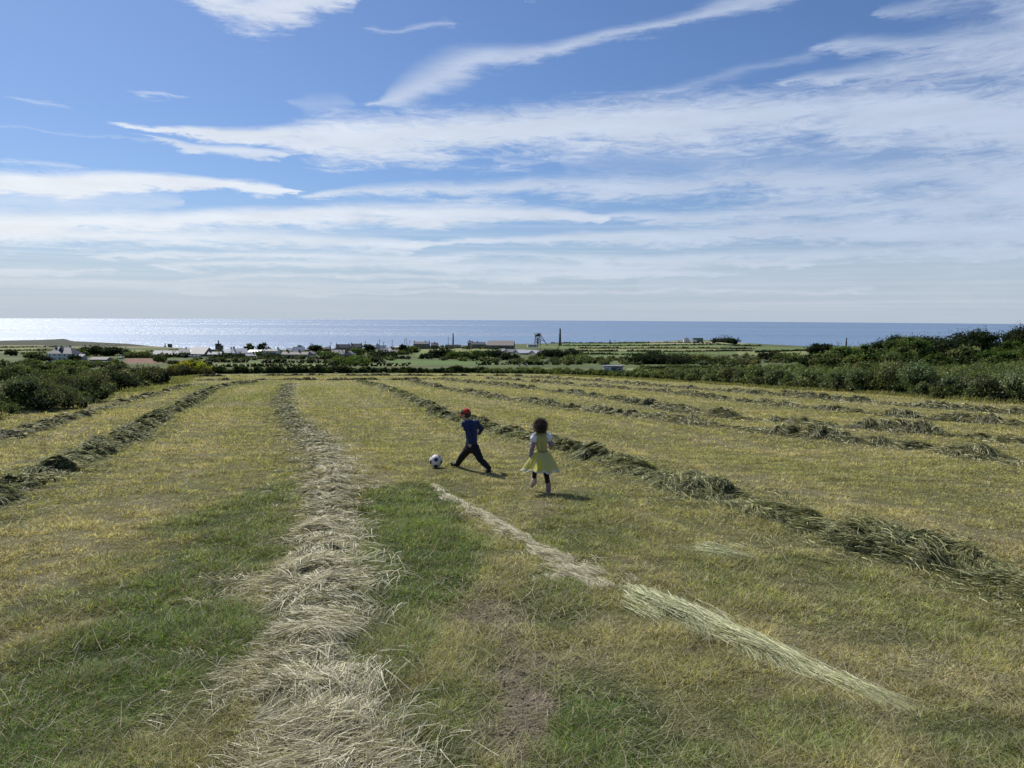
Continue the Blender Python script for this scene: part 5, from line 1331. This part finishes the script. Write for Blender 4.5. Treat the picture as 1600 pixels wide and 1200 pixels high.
def girl():
    O = g(853, 770); root = thing('person', 'small girl in yellow party dress with white puff sleeves walking away across the stubble', 'person', tuple(O))
    hc = UG(1333, 335, 0); neck = UG(1345, 410, 0); shL = UG(1282, 445, -.01); shR = UG(1412, 438, .02); chest = UG(1350, 480, 0); waist = UG(1357, 610, 0); pelv = UG(1350, 680, 0)
    elL = UG(1252, 570, -.03); haL = UG(1228, 672, .0); elR = UG(1462, 540, .04); haR = UG(1440, 560, .17)
    hipL = UG(1318, 710, .0); knL = UG(1285, 810, .10); anL = UG(1268, 930, .20); hipR = UG(1382, 710, 0); knR = UG(1405, 860, .02); anR = UG(1432, 1010, -.03)
    anR[2] = H(anR[0], anR[1]) + .085; anL[2] = max(anL[2], H(anL[0], anL[1]) + .10)
    fwd = np.array([-.30, .94, -.10]); hd, eyes, M_, P = head(hc, fwd, (.04, 0, 1), .088)
    skin = hd + [cap(hc - [0, 0, .05], neck, .034, .034), cap(neck, chest, .034, .055), cap(shL, shR, .04, .04), cap(chest, waist, .070, .064), cap(waist, pelv, .066, .078)]
    for a, b, c in ((shL, elL, haL), (shR, elR, haR)): skin += [cap(a, b, .028, .023), cap(b, c, .023, .016)]
    for a, b, c in ((hipL, knL, anL), (hipR, knR, anR)): skin += [cap(a, b, .050, .036), cap(b, c, .035, .024)]
    skin += [cap(anL, anL + [0, .05, -.04], .024, .022), cap(anR, anR + [0, .07, -.04], .024, .022)]
    skin += fingers(haL, haL - elL + np.array([.02, .02, 0]), (1, .3, 0), .043, .008, .6) + fingers(haR, haR - elR + np.array([-.02, .05, 0]), (-1, 0, -.3), .043, .008, .6)
    fused('body', skin, M_SKIN, root, .0045, 2, O)
    for e in eyes: piece('eye', [(lambda t: (t[0] - O, t[1], t[2]))(ell(e, (.009, .009, .009)))], M_EYE, root, True)
    # wind-blown curly hair: a soft base and many curls
    r_ = np.random.default_rng(12); s = .088
    hb = [ell(P(0, -.22, .20), np.array([.80, .84, .80]) * s, M_), ell(P(0, -.50, -.15), np.array([.70, .58, .66]) * s, M_), ell(P(.0, -.35, .72), np.array([.42, .42, .42]) * s, M_)]
    V, F, C = cat(hb); parts = [(V - O, F, np.tile([.030, .017, .012], (len(V), 1)))]
    n = 5200; d = r_.normal(size=(n, 3)); d[:, 1] -= .45; d[:, 2] += .15; d /= np.linalg.norm(d, axis=1, keepdims=True); k = ~((d[:, 1] > .35) & (d[:, 2] < .45)); d = d[k]; n = len(d)
    wd = (M_ @ (d * np.array([.78, .86, .90]) * s).T).T; P0 = P(0, -.20, .14) + wd * .92
    tangent = np.cross(wd, r_.normal(size=(n, 3))); tangent /= np.linalg.norm(tangent, axis=1, keepdims=True)
    D = wd / np.linalg.norm(wd, axis=1, keepdims=True) * .8 + tangent * .5 + np.array([.15, 0, .10])
    L = r_.uniform(.012, .042, n) * (1 + .6 * (noise3(P0 * 40, 3) > .55)); bend = tangent * r_.uniform(-1.3, 1.3, (n, 1)) + np.array([-.15, 0, -.35])
    q = r_.random((n, 1)); V, F, C = ribbons(P0 - O, D, L, np.full(n, .0042), bend, np.array([.040, .022, .014]) * (1 - q) + np.array([.16, .085, .045]) * q ** 2, 4, None, .6)
    parts.append((V, F, C)); V, F, C = cat(parts); obj('hair', make_mesh('hair', V, F, M_CURL, C), root)
    # bodice
    pd = fused('bodice', [cap(chest + [0, 0, .05], chest, .062, .078), cap(shL + (shR - shL) * .22 + [0, 0, .01], shR + (shL - shR) * .22 + [0, 0, .01], .050, .050), cap(chest, waist, .082, .073), cap(waist, waist - [0, 0, .03], .074, .078)], M_YEL, root, .006, 3, O, crease(.006, 26, 9))
    n = len(pd.data.vertices); at_ = pd.data.attributes.new('Col', 'FLOAT_COLOR', 'POINT'); at_.data.foreach_set('color', np.tile([.58, .55, .20, 1], n).astype(np.float32))
    V, F, C = tube([waist + [0, 0, .008], waist - [0, 0, .014]], [.079, .081], 24); obj('waistband', make_mesh('waistband', V - O, F, M_YEL, np.tile([.40, .35, .12], (len(V), 1)), True), root)
    z = chest + [0, -.083, .0]; V, F, C = tube([chest + [0.004, -.074, .05], waist + [0.004, -.078, .0]], [.003, .003], 6); obj('back_zip', make_mesh('back_zip', V - O, F, M_YEL, np.tile([.34, .33, .12], (len(V), 1)), True), root)
    # skirt in blown folds: an under skirt and a paler tulle layer over it
    def skirt(name, rs, zl, colf, mat, ph, amp, nf, parent=root):
        nt, nz = 144, 26; th = np.arange(nt) * 2 * math.pi / nt; t = np.linspace(0, 1, nz)[:, None]
        fold = amp * (t ** 1.2) * (np.sin(th * nf + ph + 1.4 * np.sin(th * 2 + ph) + 1.0 * t) * .7 + .5 * np.sin(th * (nf * .5 + 2.5) + 2 * ph))
        flare = .076 + (rs - .076) * (t ** .68) + fold
        blow = .045 * t ** 1.3 * np.maximum(0, -np.cos(th)) + .010 * t * np.maximum(0, np.cos(th))
        X = waist[0] + (flare + blow) * np.cos(th) * 1.04; Y = waist[1] + (flare + .3 * blow) * np.sin(th) * .86
        Zz = waist[2] - .006 - zl * t * (1 - .04 * np.sin(th * 3 + ph)) + .018 * t ** 2 * np.sin(th * nf + ph)
        V = np.stack([X, Y, Zz + 0 * X], -1).reshape(-1, 3) - O
        i = np.arange(nz - 1)[:, None] * nt; j = np.arange(nt); jn = (j + 1) % nt; F = np.stack([i + j, i + jn, i + nt + jn, i + nt + j], -1).reshape(-1, 4)
        C = colf(np.repeat(t, nt, 1).reshape(-1), np.tile(th, nz)); return obj(name, make_mesh(name, V, F, mat, C, True), parent), V.reshape(nz, nt, 3)
    skirt('skirt', .180, .245, lambda t, th: np.tile([.78, .70, .07], (len(t), 1)), M_YEL, .4, .016, 7)
    sk, rim = skirt('tulle_overskirt', .208, .255, lambda t, th: np.tile([.72, .71, .34], (len(t), 1)), M_TUL, 2.1, .020, 9)
    # opening in the overskirt at the left is the bright under layer: cut a wedge
    me = sk.data; bm = bmesh.new(); bm.from_mesh(me); cutf = []
    for f in bm.faces:
        c = f.calc_center_median() + Vector(O - waist); a = math.atan2(c.y, c.x); tt = -c.z / .25
        if -2.72 + .15 * (1 - tt) < a < -2.30 and tt > .12: cutf.append(f)
    bmesh.ops.delete(bm, geom=cutf, context='FACES'); bm.to_mesh(me); bm.free()
    V = []; R_ = rim[-1]; n = len(R_); ring = np.concatenate([R_, [R_[0]]])
    V, F, C = tube(ring + [0, 0, -.004], [.008] * len(ring), 6); V = V + r_.normal(0, .0022, V.shape); obj('hem_trim', make_mesh('hem_trim', V, F, M_WHITEC, None, True), sk)
    for (sh, el, dx) in ((shL, elL, -1), (shR, elR, 1)):
        a = sh + (el - sh) * .28
        fused('puff_sleeve', [ell(a + [dx * .006, 0, .002], (.054, .052, .058)), cap(sh, a, .045, .05), cap(a, sh + (el - sh) * .62, .044, .030)], M_WHITEC, root, .005, 2, O, crease(.010, 45, 21))
    for (sh, el, ha) in ((shL, elL, haL), (shR, elR, haR)):
        fused('striped_sleeve', [cap(sh + (el - sh) * .45, el, .034, .034), cap(el, ha + (el - ha) * .02, .034, .024)], M_STRIPE, root, .005, 2, O, crease(.008, 40, 31))
    fused('leggings', [cap(pelv, pelv - [0, 0, .02], .075, .072), cap(pelv, hipL, .06, .055), cap(pelv, hipR, .06, .055), cap(hipL, knL, .054, .041), cap(knL, anL + [0, 0, .01], .040, .030), cap(hipR, knR, .054, .041), cap(knR, anR + [0, 0, .01], .040, .030)], M_LEG, root, .005, 2, O, crease(.004, 40, 41))
    for (an, d, up, mt) in ((anL, np.array([-.35, .62, -.62]), np.array([-.1, .70, .65]), M_SHOEP2), (anR, np.array([-.1, .95, -.1]), np.array([0, .05, 1.0]), M_SHOEP)):
        d = d / np.linalg.norm(d); up = up / np.linalg.norm(up)
        s_ = fused('boot', [cap(an + up * .035, an - up * .035, .037, .036), cap(an - up * .04, an + d * .085 - up * .050, .035, .028)], mt, root, .005, 2, O)
        V, F, C = cap(an - d * .012 - up * .072, an + d * .09 - up * .072, .028, .026); V = V - O; mid = (an - O) - up * .072; hgt_ = (V - mid) @ up; V = V - up * (hgt_ * .7)[:, None]
        obj('sole', make_mesh('sole', V, F, M_SHOEP2, None, True), s_)


girl()
